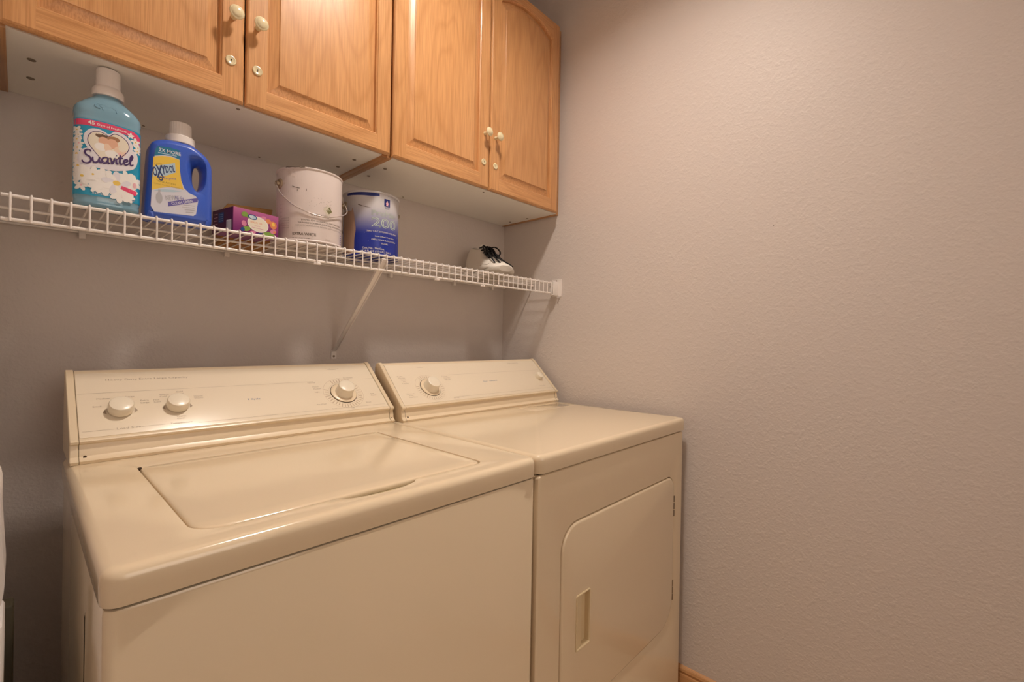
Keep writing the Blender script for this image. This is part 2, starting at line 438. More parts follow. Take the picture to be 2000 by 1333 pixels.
def cabinet(name, x0, x1, doors, mps, label, screws):
    t = thing(name, ((x0+x1)/2, 0, CZ0), label, 'cabinet', 'oak wall cabinets')
    def P(o): o.parent = t; o.matrix_parent_inverse = Matrix.Translation(-Vector(t.location)); return o
    def part(nm, bm, m, ang=35): return P(obj(nm, bm, m, None, angle=ang))
    T = 0.0155; yb = -0.001
    for a in (x0, x1-T):
        bm = bmesh.new(); box(bm, a, a+T, CY, yb, CZ0-0.003, CZ1, 0.0006); part('side_panel', bm, [MOAKE])
    bm = bmesh.new(); box(bm, x0+T, x1-T, CY+0.0005, yb, CZ0, CZ0+0.0155); part('bottom_panel', bm, [MWHITE])['label'] = 'white melamine underside panel'
    bm = bmesh.new(); box(bm, x0+T, x1-T, CY, yb, CZ1-0.0155, CZ1); part('top_panel', bm, [MOAKE])
    bm = bmesh.new(); box(bm, x0+T, x1-T, yb-0.006, yb, CZ0+0.0155, CZ1-0.0155); part('back_panel', bm, [MWHITE])
    for (a, b, s), mp in zip(doors, mps):
        dd = door(None, a, b, s, mp, 0)
        d = [o for o in COL.objects if o.name.split('.')[0] == 'door' and o.parent is None][-1]
        P(d)
    for sx, sy, r in screws:
        bm = bmesh.new(); Mx = frame_mat((sx, sy, CZ0), (1, 0, 0), (0, -1, 0), (0, 0, -1))
        lathe(bm, [(r, -0.0005), (r, 0.0006), (r*0.8, 0.0014), (r*0.3, 0.0010), (0.0003, 0.0004)], 14, M=Mx)
        part('screw', bm, MSCREW)
    return t
cabinet('wall_cabinet', -1.566, -0.8085, [(-1.5585, -1.1865, 1), (-1.1835, -0.8080, -1)], MOAKP[:2],
        'oak double door wall cabinet over the detergent bottles, left of the pair', [(-1.518, -0.206, 0.0065), (-1.518, -0.111, 0.0065), (-1.188, -0.296, 0.004), (-0.859, -0.218, 0.0055), (-0.864, -0.126, 0.0055), (-1.053, -0.021, 0.003), (-1.32, -0.016, 0.003)])
cabinet('wall_cabinet', -0.8080, -0.0005, [(-0.8010, -0.4185, 1), (-0.4135, -0.0325, -1)], MOAKP[2:],
        'oak double door wall cabinet meeting the right wall, above the blue paint can and shoe', [(-0.759, -0.222, 0.0055), (-0.760, -0.125, 0.0055), (-0.04, -0.176, 0.0055), (-0.043, -0.077, 0.0055), (-0.56, -0.02, 0.003), (-0.405, -0.290, 0.0035)])

# ------------------------------------------------------------------ wire shelf
SZ = 1.4025                 # top of the deck
sh = thing('wire_shelf', (-0.79, 0, SZ), 'white vinyl coated wire shelf on the back wall under the oak cabinets', 'shelf')
def SP(nm, bm, m, ang=35, lab=None):
    o = obj(nm, bm, m, None, angle=ang); o.parent = sh; o.matrix_parent_inverse = Matrix.Translation(-Vector(sh.location))
    if lab: o['label'] = lab
    return o
wr = 0.0017; rl = 0.0033; FY = -0.3140
XA, XB = -1.553, -0.036
for nm, y, z, r in (('front_rail', FY+0.0045, SZ-2*wr-rl, rl), ('lower_front_rail', FY+0.0048, 1.3545, rl), ('middle_rail', -0.182, SZ-2*wr-0.003, 0.003), ('back_rail', -0.010, SZ-2*wr-0.003, 0.003)):
    bm = bmesh.new(); ex = 0.034 if 'front' not in nm else 0; tube(bm, [(XA-ex, y, z), (XB+ex, y, z)], r, 12); SP(nm, bm, MWIRE)
bm = bmesh.new()
pts = [(0, -0.004, -wr), (0, FY+0.010, -wr)] + [(0, FY+0.0045-0.0055*math.sin(a), -0.0065+0.0048*math.cos(a)) for a in [i/5*PI/2 for i in range(6)]] + [(0, FY-0.001, 1.3545-SZ-0.003)]
tube(bm, pts, wr, 7)
wire0 = obj('wire', bm, MWIRE, sh)
wx = [-1.5418+0.02545*i for i in range(60)]
for i, x in enumerate(wx):
    o = wire0 if i == 0 else wire0.copy()
    if i: COL.objects.link(o); o.parent = sh
    o.location = (x+0.79, 0, 0)
# end brackets
for sgn, xw in ((-1, 0.0), (1, XL)):
    bm = bmesh.new()
    X = lambda d: (xw-d if sgn < 0 else xw+d)
    xx = sorted((X(0.0), X(0.0035)))
    L = [(y, z) for y, z in rr(-0.338, -0.288, 1.342, 1.414, 0.004, 3)]
    loft(bm, [[(xw if k == 0 else X(0.0035), y, z) for y, z in L] for k in (0, 1)])
    a, b = sorted((X(0.003), X(0.036)))
    # pocket that holds the front lip: front cheek, back cheek, floor
    box(bm, a, b, -0.3225, -0.3185, 1.3500, 1.4035, 0.0012)
    box(bm, a, b, -0.3035, -0.3000, 1.3500, 1.3880, 0.001)
    box(bm, a, b, -0.3225, -0.3000, 1.3465, 1.3500, 0.001)
    box(bm, *sorted((X(0.002), X(0.014))), -0.3300, -0.3225, 1.3360, 1.3395, 0.001)
    SP('end_bracket', bm, MWIRE)
    bm = bmesh.new(); lathe(bm, [(0.0028, 0.0034), (0.0026, 0.0048), (0.0003, 0.0054)], 12, M=frame_mat((xw, -0.3130, 1.4080), (0, 1, 0), (0, 0, 1), (sgn, 0, 0)))
    SP('screw', bm, MSCREW)
# wall clips of the back rail
for x in (-1.43, -1.13, -0.60, -0.30, -0.08):
    bm = bmesh.new(); box(bm, x-0.006, x+0.006, -0.016, -0.0005, SZ-0.022, SZ-0.004, 0.0015); SP('wall_clip', bm, MWIRE)
# small rail splice lugs under the front lip
for x in (-1.005, -0.62, -0.42):
    bm = bmesh.new(); box(bm, x-0.009, x+0.009, FY+0.0005, FY+0.0085, 1.3455, 1.3515, 0.001); SP('rail_clip', bm, MWIRE)
# diagonal brace: folded strip with a flat foot plate
bm = bmesh.new()
p0, p1 = Vector((-0.8085, -0.308, 1.3860)), Vector((-0.8085, -0.004, 1.113))
d = (p1-p0).normalized(); nn = Vector((0, -d.z, d.y)); W = Vector((1, 0, 0))
def chan(c, w2, dep):
    return [c-W*w2-nn*dep, c-W*w2, c+W*w2, c+W*w2-nn*dep, c+W*(w2-0.0015)-nn*dep, c+W*(w2-0.0015)-nn*0.0015, c-W*(w2-0.0015)-nn*0.0015, c-W*(w2-0.0015)-nn*dep]
ts = [0, 0.05, 0.5, 0.9, 1.0]; ww = [0.010, 0.010, 0.0085, 0.006, 0.007]; dd_ = [0.008, 0.008, 0.008, 0.007, 0.003]
loft(bm, [chan(p0.lerp(p1, q_), a, b) for q_, a, b in zip(ts, ww, dd_)])
box(bm, -0.8185, -0.7985, FY+0.0015, FY+0.016, 1.384, 1.3885, 0.001)
br = SP('shelf_brace', bm, MWIRE, lab='diagonal white support strut')
bm = bmesh.new()
loft(bm, [[(x, y, z) for x, z in rr(-0.8165, -0.7985, 1.086, 1.116, 0.003, 4)] for y in (-0.0005, -0.0025)])
o = obj('foot_plate', bm, MWIRE, br)
bm = bmesh.new(); lathe(bm, [(0.0042, 0.002), (0.0038, 0.0035), (0.0012, 0.0042), (0.0003, 0.003)], 14, M=frame_mat((-0.8075, 0, 1.095), (1, 0, 0), (0, 0, 1), (0, -1, 0)))
obj('screw', bm, MSCREW, br)

# ------------------------------------------------------------------ washer and dryer
YF = -0.874; ZR = 0.873; ZT = 0.914
WX0, WX1 = -1.470, -0.7785
DX0, DX1 = -0.7745, -0.033
def console(parent, x0, x1, base, knee, top, name='console'):
    """returns a mapping (x, s, lift) on the sloped control face"""
    (ky, kz), (ty, tz) = knee, top
    tl = math.hypot(ty-ky, tz-kz); t_ = ((ty-ky)/tl, (tz-kz)/tl); n_ = (-t_[1], t_[0])
    by = base
    def prof(g):     # g: outward growth for end caps
        P = [(by-0.002-g, ZT+0.0004), (by-0.004-g, ZT+0.006), (by+0.001-g, ZT+0.0095), (by+0.005-g, ZT+0.014), (by+0.006-g, ZT+0.024), (ky+0.0035-g, kz-0.008),
             (ky-0.0025-g, kz-0.0045), (ky-0.0035-g*.8, kz-0.001+g*.2), (ky-0.0015+n_[0]*g, kz+0.0015+n_[1]*g)]
        P += [(ky+t_[0]*0.004+n_[0]*g, kz+t_[1]*0.004+n_[1]*g), (ty+n_[0]*g, tz+n_[1]*g), (ty+0.008, tz+0.0035+g), (ty+0.018, tz+0.001+g), (ty+0.024, tz-0.010), (ty+0.030, ZT+0.0004)]
        return P
    bm = bmesh.new(); pr = prof(0); loft(bm, [[(x, y, z) for y, z in pr] for x in (x0+0.011, x1-0.011)])
    c = obj(name, bm, MCREAM2, parent, angle=28)
    for a, b in ((x0, x0+0.0125), (x1-0.0125, x1)):
        bm = bmesh.new(); L = []
        for x, g in ((a, 0.0006), (a+0.0012, 0.0022), (b-0.0012, 0.0022), (b, 0.0006)): L.append([(x, y, z) for y, z in prof(g)])
        loft(bm, L); e = obj('end_cap', bm, MCREAM2, c, angle=28)
    for a in (x0+0.0126, x1-0.0136):
        bm = bmesh.new(); loft(bm, [[(x, y, z) for y, z in prof(0.0004)] for x in (a, a+0.0010)])
        obj('end_cap_seam', bm, MSEAM, c, angle=28)
    for x in (x0+0.0215, x1-0.0075):
        bm = bmesh.new(); lathe(bm, [(0.0028, -0.001), (0.0026, 0.0012), (0.0003, 0.0012)], 10, M=frame_mat((x, by+0.004 if x < (x0+x1)/2 else by+0.0035, ZT+0.0125), (1, 0, 0), (0, 0, 1), (0, -1, 0)))
        obj('screw', bm, MDARK, c)
    def P(x, s, h=0.0): return Vector((x, ky+t_[0]*s+n_[0]*h, kz+t_[1]*s+n_[1]*h))
    # printed face plate with a fine edge
    bm = bmesh.new()
    for i_, (ins, h) in enumerate(((0, 0.0), (0, 0.0007), (0.0008, 0.0010))): pass
    Ls = [[P(x, s, h) for x, s in rr(x0+0.014+ins, x1-0.014-ins, 0.006+ins, tl-0.004-ins, 0.003, 3)] for ins, h in ((0, -0.0002), (0, 0.0007), (0.0008, 0.0010))]
    loft(bm, Ls); obj('face_plate', bm, MPANEL, c, angle=20)
    return c, (lambda x, s, h=0.0: P(x, s, h+0.0010)), n_, t_
def dial(parent, P, n_, t_, x, s, prof, name, m=MKNOB, n=36, mod=None):
    bm = bmesh.new(); o = P(x, s); Mx = frame_mat(o, (1, 0, 0), (0, t_[0], t_[1]), (0, n_[0], n_[1]))
    lathe(bm, prof, n, M=Mx, mod=mod); return obj(name, bm, m, parent, angle=30)

# ---- washer
ws = thing('washing_machine', ((WX0+WX1)/2, -0.55, 0), 'bisque top loading washing machine with three console knobs, left of the dryer', 'washing machine')
def WP(o):
    o.parent = ws; o.matrix_parent_inverse = Matrix.Translation(-Vector(ws.location)); return o
bm = bmesh.new()
loft(bm, [[(x, y, z) for x, y in rr(WX0+0.003+i, WX1-0.003-i, YF+0.004+i, -0.235-i, 0.012, 5)] for z, i in ((0.02, 0), (0.10, 0), (ZR-0.007, 0), (ZR-0.0035, 0.0012), (ZR-0.0025, 0.004))])
WP(obj('body', bm, MCREAM))
bm = bmesh.new(); box(bm, WX0+0.012, WX1-0.012, YF+0.013, -0.25, ZR-0.004, ZR+0.003); WP(obj('shadow_gap', bm, MDARK, smooth=False))
# stiffening bead pressed into the left side
bm = bmesh.new(); loft(bm, [[(WX0+0.0032-a, y, z) for y, z in rr(-0.700+i, -0.686-i, 0.10+i, 0.80-i, 0.006, 4)] for i, a in ((0, 0), (0.003, 0.0008), (0.005, 0.0010))], True, True); WP(obj('side_bead', bm, MCREAM))
# top panel with the lid opening
LX0, LX1, LY0, LY1 = -1.3760, -0.8900, -0.8200, -0.4180
NA, NB = 1.195, 1.052       # finger notch between these |x|
def notch(x):
    a, b = -NA, -NB
    if x <= a or x >= b: return 0.0
    u = (x-a)/(b-a); return 0.0215*min(1.0, math.sin(PI*u)**0.45 if 0 < u < 1 else 0)
EX = 41
def hole(ins, z):
    P = rr(LX0-0.0026+ins, LX1+0.0026-ins, LY0-0.0026+ins, LY1+0.0026-ins, (0.038, 0.020, 0.010, 0.010), 8, EX)
    return [(x, y-(notch(x) if abs(y-(LY0-0.0026+ins)) < 1e-6 else 0), z) for x, y in P]
def outer(i, z, r=0.020):
    return [(x, y, z) for x, y in rr(WX0+i, WX1-i, YF+i, -0.232-i, max(r-i, 0.004), 8, EX)]
bm = bmesh.new(); R = 0.013
Ls = [outer(0.004, ZR+0.0005), outer(0.001, ZR+0.001), outer(0.0, ZR+0.004), outer(0.0, ZT-R)]
for k in range(1, 7):
    a = k/6*PI/2; Ls.append(outer(R*(1-math.cos(a)), ZT-R+R*math.sin(a)))
Ls += [hole(-0.002, ZT), hole(-0.0006, ZT-0.0005), hole(0.0, ZT-0.002), hole(0.0, ZT-0.017)]
loft(bm, Ls, False, False)
WP(obj('top_panel', bm, MCREAM))
bm = bmesh.new(); loft(bm, [hole(0.0, ZT-0.018), hole(0.0, ZT-0.0165)]); WP(obj('lid_recess', bm, MRECESS, smooth=False))
bm = bmesh.new(); NN = 24; rows_ = []
for j in range(5):
    rows_.append([])
    for i in range(NN+1):
        x = -NA+(NB*-1+NA)*i/NN; q_ = notch(x); y0_ = LY0-0.0006
        rows_[-1].append(bm.verts.new((x, y0_-(q_+0.0015)*j/4, ZT-0.0012-0.0070*(1-(j/4)**2))))
for a_, b_ in zip(rows_, rows_[1:]):
    for i in range(NN): bm.faces.new((a_[i], a_[i+1], b_[i+1], b_[i]))
WP(obj('finger_notch', bm, MRECESS))
# lid: slightly domed slab with rolled edge
bm = bmesh.new()
def lid(i, z):
    return [(x, y, z) for x, y in rr(LX0+i, LX1-i, LY0+i, LY1-i, tuple(max(q-i, 0.002) for q in (0.036, 0.018, 0.008, 0.008)), 8, 0)]
Ls = [lid(0.001, ZT-0.016), lid(0, ZT-0.014), lid(0, ZT-0.0045), lid(0.0008, ZT-0.0022), lid(0.0026, ZT-0.0006), lid(0.006, ZT+0.0004), lid(0.030, ZT+0.0008)]
loft(bm, Ls); WP(obj('lid', bm, MCREAM, angle=40))
# hinge nibs at the rear left of the lid
bm = bmesh.new()
box(bm, LX0-0.004, LX0+0.004, LY1-0.012, LY1+0.002, ZT-0.006, ZT-0.0005, 0.001); WP(obj('lid_hinge', bm, MDARK))
con, P, n_, t_ = console(None, WX0+0.006, WX1, -0.327, (-0.322, 0.957), (-0.180, 1.076)); WP(con)
# small knobs
KS = [(0.0245, 0), (0.0245, 0.0015), (0.0215, 0.004), (0.0205, 0.006), (0.0205, 0.0185), (0.0190, 0.0215), (0.0150, 0.0228), (0.0003, 0.0232)]
for x, s in ((-1.3860, 0.0690), (-1.2900, 0.0690)):
    k = dial(con, P, n_, t_, x, s, [(0.0205, 0.003), (0.0208, 0.005), (0.0205, 0.0185), (0.0188, 0.0215), (0.0150, 0.0228), (0.0003, 0.0234)], 'selector_knob')
    dial(k, P, n_, t_, x, s, [(0.0130, 0.0), (0.0130, 0.004), (0.0003, 0.004)], 'knob_shaft')
# timer knob: skirt in a dark ring, tall grip
tx, ts_ = -0.9060, 0.0700
dial(con, P, n_, t_, tx, ts_, [(0.0372, -0.0004), (0.0372, 0.0006), (0.0003, 0.0006)], 'dial_gap_ring', MDARK, 56)
sk = dial(con, P, n_, t_, tx, ts_, [(0.0355, 0.0002), (0.0358, 0.0022), (0.0340, 0.0034), (0.0270, 0.0040), (0.0003, 0.0042)], 'timer_skirt', MCREAM2, 56)
dial(sk, P, n_, t_, tx, ts_, [(0.0250, 0.003), (0.0240, 0.006), (0.0225, 0.010), (0.0222, 0.0265), (0.0212, 0.0295), (0.0175, 0.0312), (0.0003, 0.0318)], 'timer_knob', MKNOB, 48)
A_ = Art(lambda u, v, l: P(u, v, l))
lw = 0.0005
def hline(A, x0, x1, s, w=lw, m=MPRINT): A.grid(x0, x1, s-w/2, s+w/2, m, 1)
hline(A_, -1.449, -0.975, 0.1215); hline(A_, -0.835, -0.797, 0.1215)
hline(A_, -1.446, -1.400, 0.0205); hline(A_, -1.357, -1.312, 0.0205); hline(A_, -1.258, -0.800, 0.0160)
A_.text('Heavy Duty', -1.404, 0.1565, 0.0052, MPRINT, width=1.35, spacing=1.1); A_.text('Extra Large Capacity', -1.348, 0.1565, 0.0052, MPRINT, width=1.35, spacing=1.05)
A_.text('7 Cycle', -1.150, 0.0705, 0.0048, MPRINTD, width=1.35, bold=0.01)
A_.text('Load Size', -1.396, 0.0185, 0.0048, MPRINT, width=1.3, spacing=1.1); A_.text('Temperature', -1.309, 0.0185, 0.0042, MPRINT, width=1.2)
for s_, x, s in (('Small', -1.428, 0.082), ('Medium', -1.421, 0.103), ('Large', -1.375, 0.1045), ('Extra', -1.352, 0.091), ('Large', -1.352, 0.0845),
                 ('Hot', -1.330, 0.090), ('Cold', -1.330, 0.084), ('Warm', -1.318, 0.105), ('Cold', -1.318, 0.099), ('Cold', -1.287, 0.111), ('Cold', -1.287, 0.1045), ('Warm', -1.256, 0.093), ('Warm', -1.256, 0.087),
                 ('Warm', -1.296, 0.037), ('Cold', -1.296, 0.031),
                 ('Normal', -0.992, 0.115), ('Heavy', -0.984, 0.099), ('Medium', -0.984, 0.091), ('Light', -0.984, 0.079), ('Pre Wash', -0.993, 0.034), ('Soak', -0.958, 0.0140),
                 ('Spin', -0.906, 0.1255), ('Permanent', -0.886, 0.1275), ('Press', -0.884, 0.1200), ('Knit', -0.828, 0.058), ('Gentle', -0.830, 0.051), ('Rinse', -0.854, 0.026), ('Off', -0.905, 0.0105)):
    A_.text(s_, x, s, 0.0038, MPRINT, width=1.2)
A_.stroke(catmull([(-0.926, 0.1700), (-0.915, 0.1660), (-0.897, 0.1655), (-0.886, 0.1690)], 5), 0.0008, MPRINT)
A_.text('l', -0.913, 0.1675, 0.004, MPRINT)
for x in (-1.386, -1.290):
    for sg in (-1, 1):
        A_.poly([(x+sg*0.0275, 0.066), (x+sg*0.0215, 0.061), (x+sg*0.0235, 0.074)], MPRINT)
A_.done('control_print', con, 'brown printed control legends')
A_ = Art(lambda u, v, l: P(u, v, l-0.0001))
def ring(A, x, s, r0, r1, m, n=72):
    A.stroke([(x+(r0+r1)/2*math.cos(2*PI*i/n), s+(r0+r1)/2*math.sin(2*PI*i/n)) for i in range(n)], r1-r0, m, True)
ring(A_, tx, ts_, 0.0555, 0.0562, MRING); ring(A_, tx, ts_, 0.0405, 0.0410, MRING)
for i in range(34):
    a = math.radians(-200+i*9.5)
    c_, s_ = math.cos(a), math.sin(a); l0, l1 = (0.0425, 0.0520) if i % 3 else (0.0425, 0.0545)
    A_.stroke([(tx+l0*c_, ts_+l0*s_), (tx+l1*c_, ts_+l1*s_)], 0.0028, MRING)
A_.done('dial_scale', con)

# ---- dryer
dr = thing('clothes_dryer', ((DX0+DX1)/2, -0.55, 0), 'bisque clothes dryer with a front door, between the washer and right wall', 'dryer')
def DP(o):
    o.parent = dr; o.matrix_parent_inverse = Matrix.Translation(-Vector(dr.location)); return o
bm = bmesh.new()
loft(bm, [[(x, y, z) for x, y in rr(DX0+0.003+i, DX1-0.001-i, YF+0.016+i, -0.235-i, (0.004, 0.004, 0.012, 0.012), 5)] for z, i in ((0.02, 0), (0.10, 0), (ZR-0.004, 0), (ZR-0.0025, 0.003))])
DP(obj('body', bm, MCREAM))
bm = bmesh.new(); box(bm, DX0+0.012, DX1-0.010, YF+0.013, -0.25, ZR-0.004, ZR+0.003); DP(obj('shadow_gap', bm, MDARK, smooth=False))
# front panel with the door opening
OX0, OX1, OZ0, OZ1 = -0.6850, -0.0985, 0.2720, 0.7360
ORAD = (0.055, 0.085, 0.040, 0.058)
bm = bmesh.new()
def fr(i, y): return [(x, y, z) for x, z in rr(DX0+0.003+i, DX1-0.001-i, 0.02+i, ZR-0.003-i, max(0.003, 0.008-i), 8)]
def fr2(i, y): return [(x, y, z) for x, z in rr(DX0+0.003+i, DX1-0.001-i*0.5, 0.02+i, ZR-0.003-i*0.5, max(0.003, 0.008-i), 8)]
def dh(i, y): return [(x, y, z) for x, z in rr(OX0-0.0022+i, OX1+0.0022-i, OZ0-0.0022+i, OZ1+0.0022-i, tuple(q+0.001-i for q in ORAD), 8)]
loft(bm, [fr2(0, YF+0.0165), fr2(0, YF+0.010), fr2(0.001, YF+0.006), fr2(0.004, YF+0.0042), fr2(0.007, YF+0.004), dh(-0.0035, YF+0.004), dh(-0.001, YF+0.0047), dh(0, YF+0.0065), dh(0, YF+0.0165)], False, False)
DP(obj('front_panel', bm, MCREAM))
bm = bmesh.new(); loft(bm, [dh(0, YF+0.0155), dh(0, YF+0.0145)]); DP(obj('door_gap', bm, MDARK, smooth=False))
# door slab with pressed handle pocket
bm = bmesh.new()
def ds(i, y): return [(x, y, z) for x, z in rr(OX0+i, OX1-i, OZ0+i, OZ1-i, tuple(q-i for q in ORAD), 8)]
HX0, HX1, HZ0, HZ1 = -0.6290, -0.5730, 0.4300, 0.5600
def hp(i, y, j=0.0): return [(x, y, z) for x, z in rr(HX0+i+j, HX1-i, HZ0+i, HZ1-i, max(0.0015, 0.004-i), 8)]
yd = YF+0.0005
loft(bm, [ds(0.001, YF+0.0135), ds(0, YF+0.012), ds(0, yd+0.006), ds(0.0010, yd+0.0028), ds(0.0034, yd+0.0006), ds(0.0065, yd), hp(0, yd), hp(0.0008, yd+0.0006), hp(0.0015, yd+0.003)], True, False)
ddoor = DP(obj('door', bm, MCREAM, angle=32))
bm = bmesh.new()     # moulded pull: rim, sloping left cheek, deep pocket on the right
loft(bm, [hp(-0.0015, yd+0.0002), hp(-0.0015, yd-0.0018), hp(0.0003, yd-0.0026), hp(0.0022, yd-0.0020), hp(0.0030, yd+0.0010)], False, False)
def cheek(x, y): return (x, y)
zs = (HZ0+0.003, HZ1-0.003)
cs = [(HX0+0.003, yd+0.001), (HX0+0.006, yd-0.0005), (HX0+0.018, yd+0.0022), (HX0+0.027, yd+0.0036), (HX0+0.029, yd+0.0056), (HX0+0.029, yd+0.0118), (HX1-0.003, yd+0.0118), (HX1-0.003, yd+0.001)]
loft(bm, [[(x, y, z) for x, y in cs] for z in zs], False, False, closed=False)
for z in zs:
    bm.faces.new([bm.verts.new((x, y, z)) for x, y in cs])
h = obj('door_handle', bm, mat('pull_plastic', (0.74, 0.60, 0.38, 1), 0.3), ddoor, angle=30)
for za, zb in ((0.605, 0.673), (0.338, 0.404)):
    bm = bmesh.new()
    for k in range(3):
        z0 = za+(zb-za)*(k+0.08)/3; z1 = za+(zb-za)*(k+0.92)/3
        lathe(bm, [(0.0028, 0), (0.0030, 0.001), (0.0030, z1-z0-0.001), (0.0028, z1-z0)], 12, M=Matrix.Translation((OX1+0.0035, YF+0.0035, z0)))
    hg = DP(obj('hinge', bm, MSCREW)); 
# dryer top
bm = bmesh.new(); R = 0.012
def do(i, z): return [(x, y, z) for x, y in rr(DX0+i, DX1+0.002-i*0.4, YF+i, -0.232-i, tuple(max(q-i, 0.003) for q in (0.024, 0.007, 0.012, 0.020)), 8)]
Ls = [do(0.010, ZR+0.0005), do(0.001, ZR+0.001), do(0.0, ZR+0.004), do(0.0, ZT-R)]
for k in range(1, 7):
    a = k/6*PI/2; Ls.append(do(R*(1-math.cos(a)), ZT-R+R*math.sin(a)))
LQ = (-0.3000, -0.0720, -0.4620, -0.3820)
def lh(i, z): return [(x, y, z) for x, y in rr(LQ[0]+i, LQ[1]-i, LQ[2]+i, LQ[3]-i, max(0.001, 0.003-i), 8)]
Ls += [lh(-0.001, ZT), lh(0, ZT-0.0008), lh(0, ZT-0.008)]
loft(bm, Ls, False, False); DP(obj('top_panel', bm, MCREAM))
bm = bmesh.new(); loft(bm, [lh(0.0018, ZT-0.008), lh(0.0018, ZT-0.0010), lh(0.0026, ZT-0.0003), lh(0.003, ZT)]); DP(obj('lint_screen_cover', bm, MCREAM))
con, P2, n2_, t2_ = console(None, DX0+0.008, DX1+0.004, -0.350, (-0.345, 0.957), (-0.220, 1.076)); DP(con)
P = P2
tx, ts_ = -0.6290, 0.0660
dial(con, P, n2_, t2_, tx, ts_, [(0.0362, -0.0004), (0.0362, 0.0006), (0.0003, 0.0006)], 'dial_gap_ring', MDARK, 56)
sk = dial(con, P, n2_, t2_, tx, ts_, [(0.0348, 0.0002), (0.0350, 0.0020), (0.0335, 0.0030), (0.0270, 0.0034), (0.0003, 0.0036)], 'timer_skirt', MCREAM2, 56)
dial(sk, P, n2_, t2_, tx, ts_, [(0.0255, 0.003), (0.0245, 0.006), (0.0230, 0.010), (0.0222, 0.0265), (0.0212, 0.0295), (0.0175, 0.0312), (0.0003, 0.0318)], 'timer_knob', MKNOB, 48)
dial(con, P, n2_, t2_, -0.0860, 0.0760, [(0.0150, 0.0), (0.0150, 0.012), (0.0138, 0.0165), (0.010, 0.0180), (0.0003, 0.0184)], 'start_button', MKNOB, 32)
A_ = Art(lambda u, v, l: P2(u, v, l))
hline(A_, -0.560, -0.045, 0.1150); hline(A_, -0.565, -0.045, 0.0180)
A_.text('Super Capacity Plus', -0.205, 0.1560, 0.0040, MPRINT, width=1.3)
A_.text('Dryer', -0.392, 0.0730, 0.0046, MPRINTD, width=1.3, bold=0.01); A_.text('Commercial', -0.362, 0.0730, 0.0046, MPRINTD, width=1.2, bold=0.01)
for i, (s_, x, s) in enumerate((('Regular', -0.728, 0.117), ('More Dry', -0.728, 0.110), ('Normal', -0.722, 0.102), ('Dry', -0.716, 0.095), ('Less Dry', -0.722, 0.0875),
        ('Permanent', -0.727, 0.0455), ('Press', -0.720, 0.0385), ('Cool Down', -0.724, 0.0315), ('Automatic', -0.562, 0.107), ('Timed Dry', -0.556, 0.100), ('High Heat', -0.556, 0.093), ('Air Only', -0.562, 0.0130), ('Push to Start', -0.112, 0.0300))):
    A_.text(s_, x, s, 0.0036, MPRINT, width=1.2)
A_.stroke(catmull([(-0.640, 0.1560), (-0.630, 0.1535), (-0.615, 0.1535), (-0.606, 0.1560)], 5), 0.0008, MPRINT); A_.text('l', -0.636, 0.1535, 0.004, MPRINT)
A_.done('control_print', con, 'brown printed control legends')
A_ = Art(lambda u, v, l: P2(u, v, l-0.0001))
ring(A_, tx, ts_, 0.0520, 0.0526, MRING); ring(A_, tx, ts_, 0.0395, 0.0400, MRING)
for i in range(32):
    a = math.radians(-190+i*10); c_, s_ = math.cos(a), math.sin(a)
    A_.stroke([(tx+0.0415*c_, ts_+0.0415*s_), (tx+(0.0490 if i % 3 else 0.0510)*c_, ts_+(0.0490 if i % 3 else 0.0510)*s_)], 0.0026, MRING)
A_.done('dial_scale', con)

# ------------------------------------------------------------------ fabric softener bottle
C_W = mat('print_white', (0.84, 0.82, 0.80, 1), 0.35)
C_SKIN = mat('print_skin', (0.72, 0.42, 0.29, 1), 0.4); C_SKIN2 = mat('print_pale_skin', (0.80, 0.60, 0.46, 1), 0.4); C_HAIR = mat('print_dark_hair', (0.13, 0.07, 0.04, 1), 0.5); C_HAIR2 = mat('print_brown_hair', (0.36, 0.18, 0.09, 1), 0.5)
C_CREAMP = mat('print_cream', (0.78, 0.72, 0.60, 1), 0.4); C_PINK = mat('print_pink', (0.72, 0.06, 0.16, 1), 0.35); C_LPINK = mat('print_light_pink', (0.80, 0.45, 0.50, 1), 0.4)
C_PURP = mat('print_purple', (0.06, 0.025, 0.13, 1), 0.4); C_BLUEL = mat('print_label_blue', (0.015, 0.30, 0.50, 1), 0.3); C_YEL = mat('print_yellow', (0.80, 0.56, 0.10, 1), 0.4); C_LILAC = mat('print_lilac_white', (0.74, 0.72, 0.78, 1), 0.4)
sv = thing('fabric_softener_bottle', (-1.4123, -0.271, SZ-0.0139), 'tall clear blue softener bottle with heart and white flower label, leftmost on the shelf', 'bottle')
def superell(w, d, n=40, p=3.4, cx=0.0):
    L = []
    for i in range(n):
        a = 2*PI*i/n; c, s = math.cos(a), math.sin(a)
        L.append((cx+w/2*math.copysign(abs(c)**(2/p), c), d/2*math.copysign(abs(s)**(2/p), s)))
    return L
sv.scale = (0.9408,)*3
SW, SD, SPW = 0.1085, 0.0680, 3.4
bm = bmesh.new()
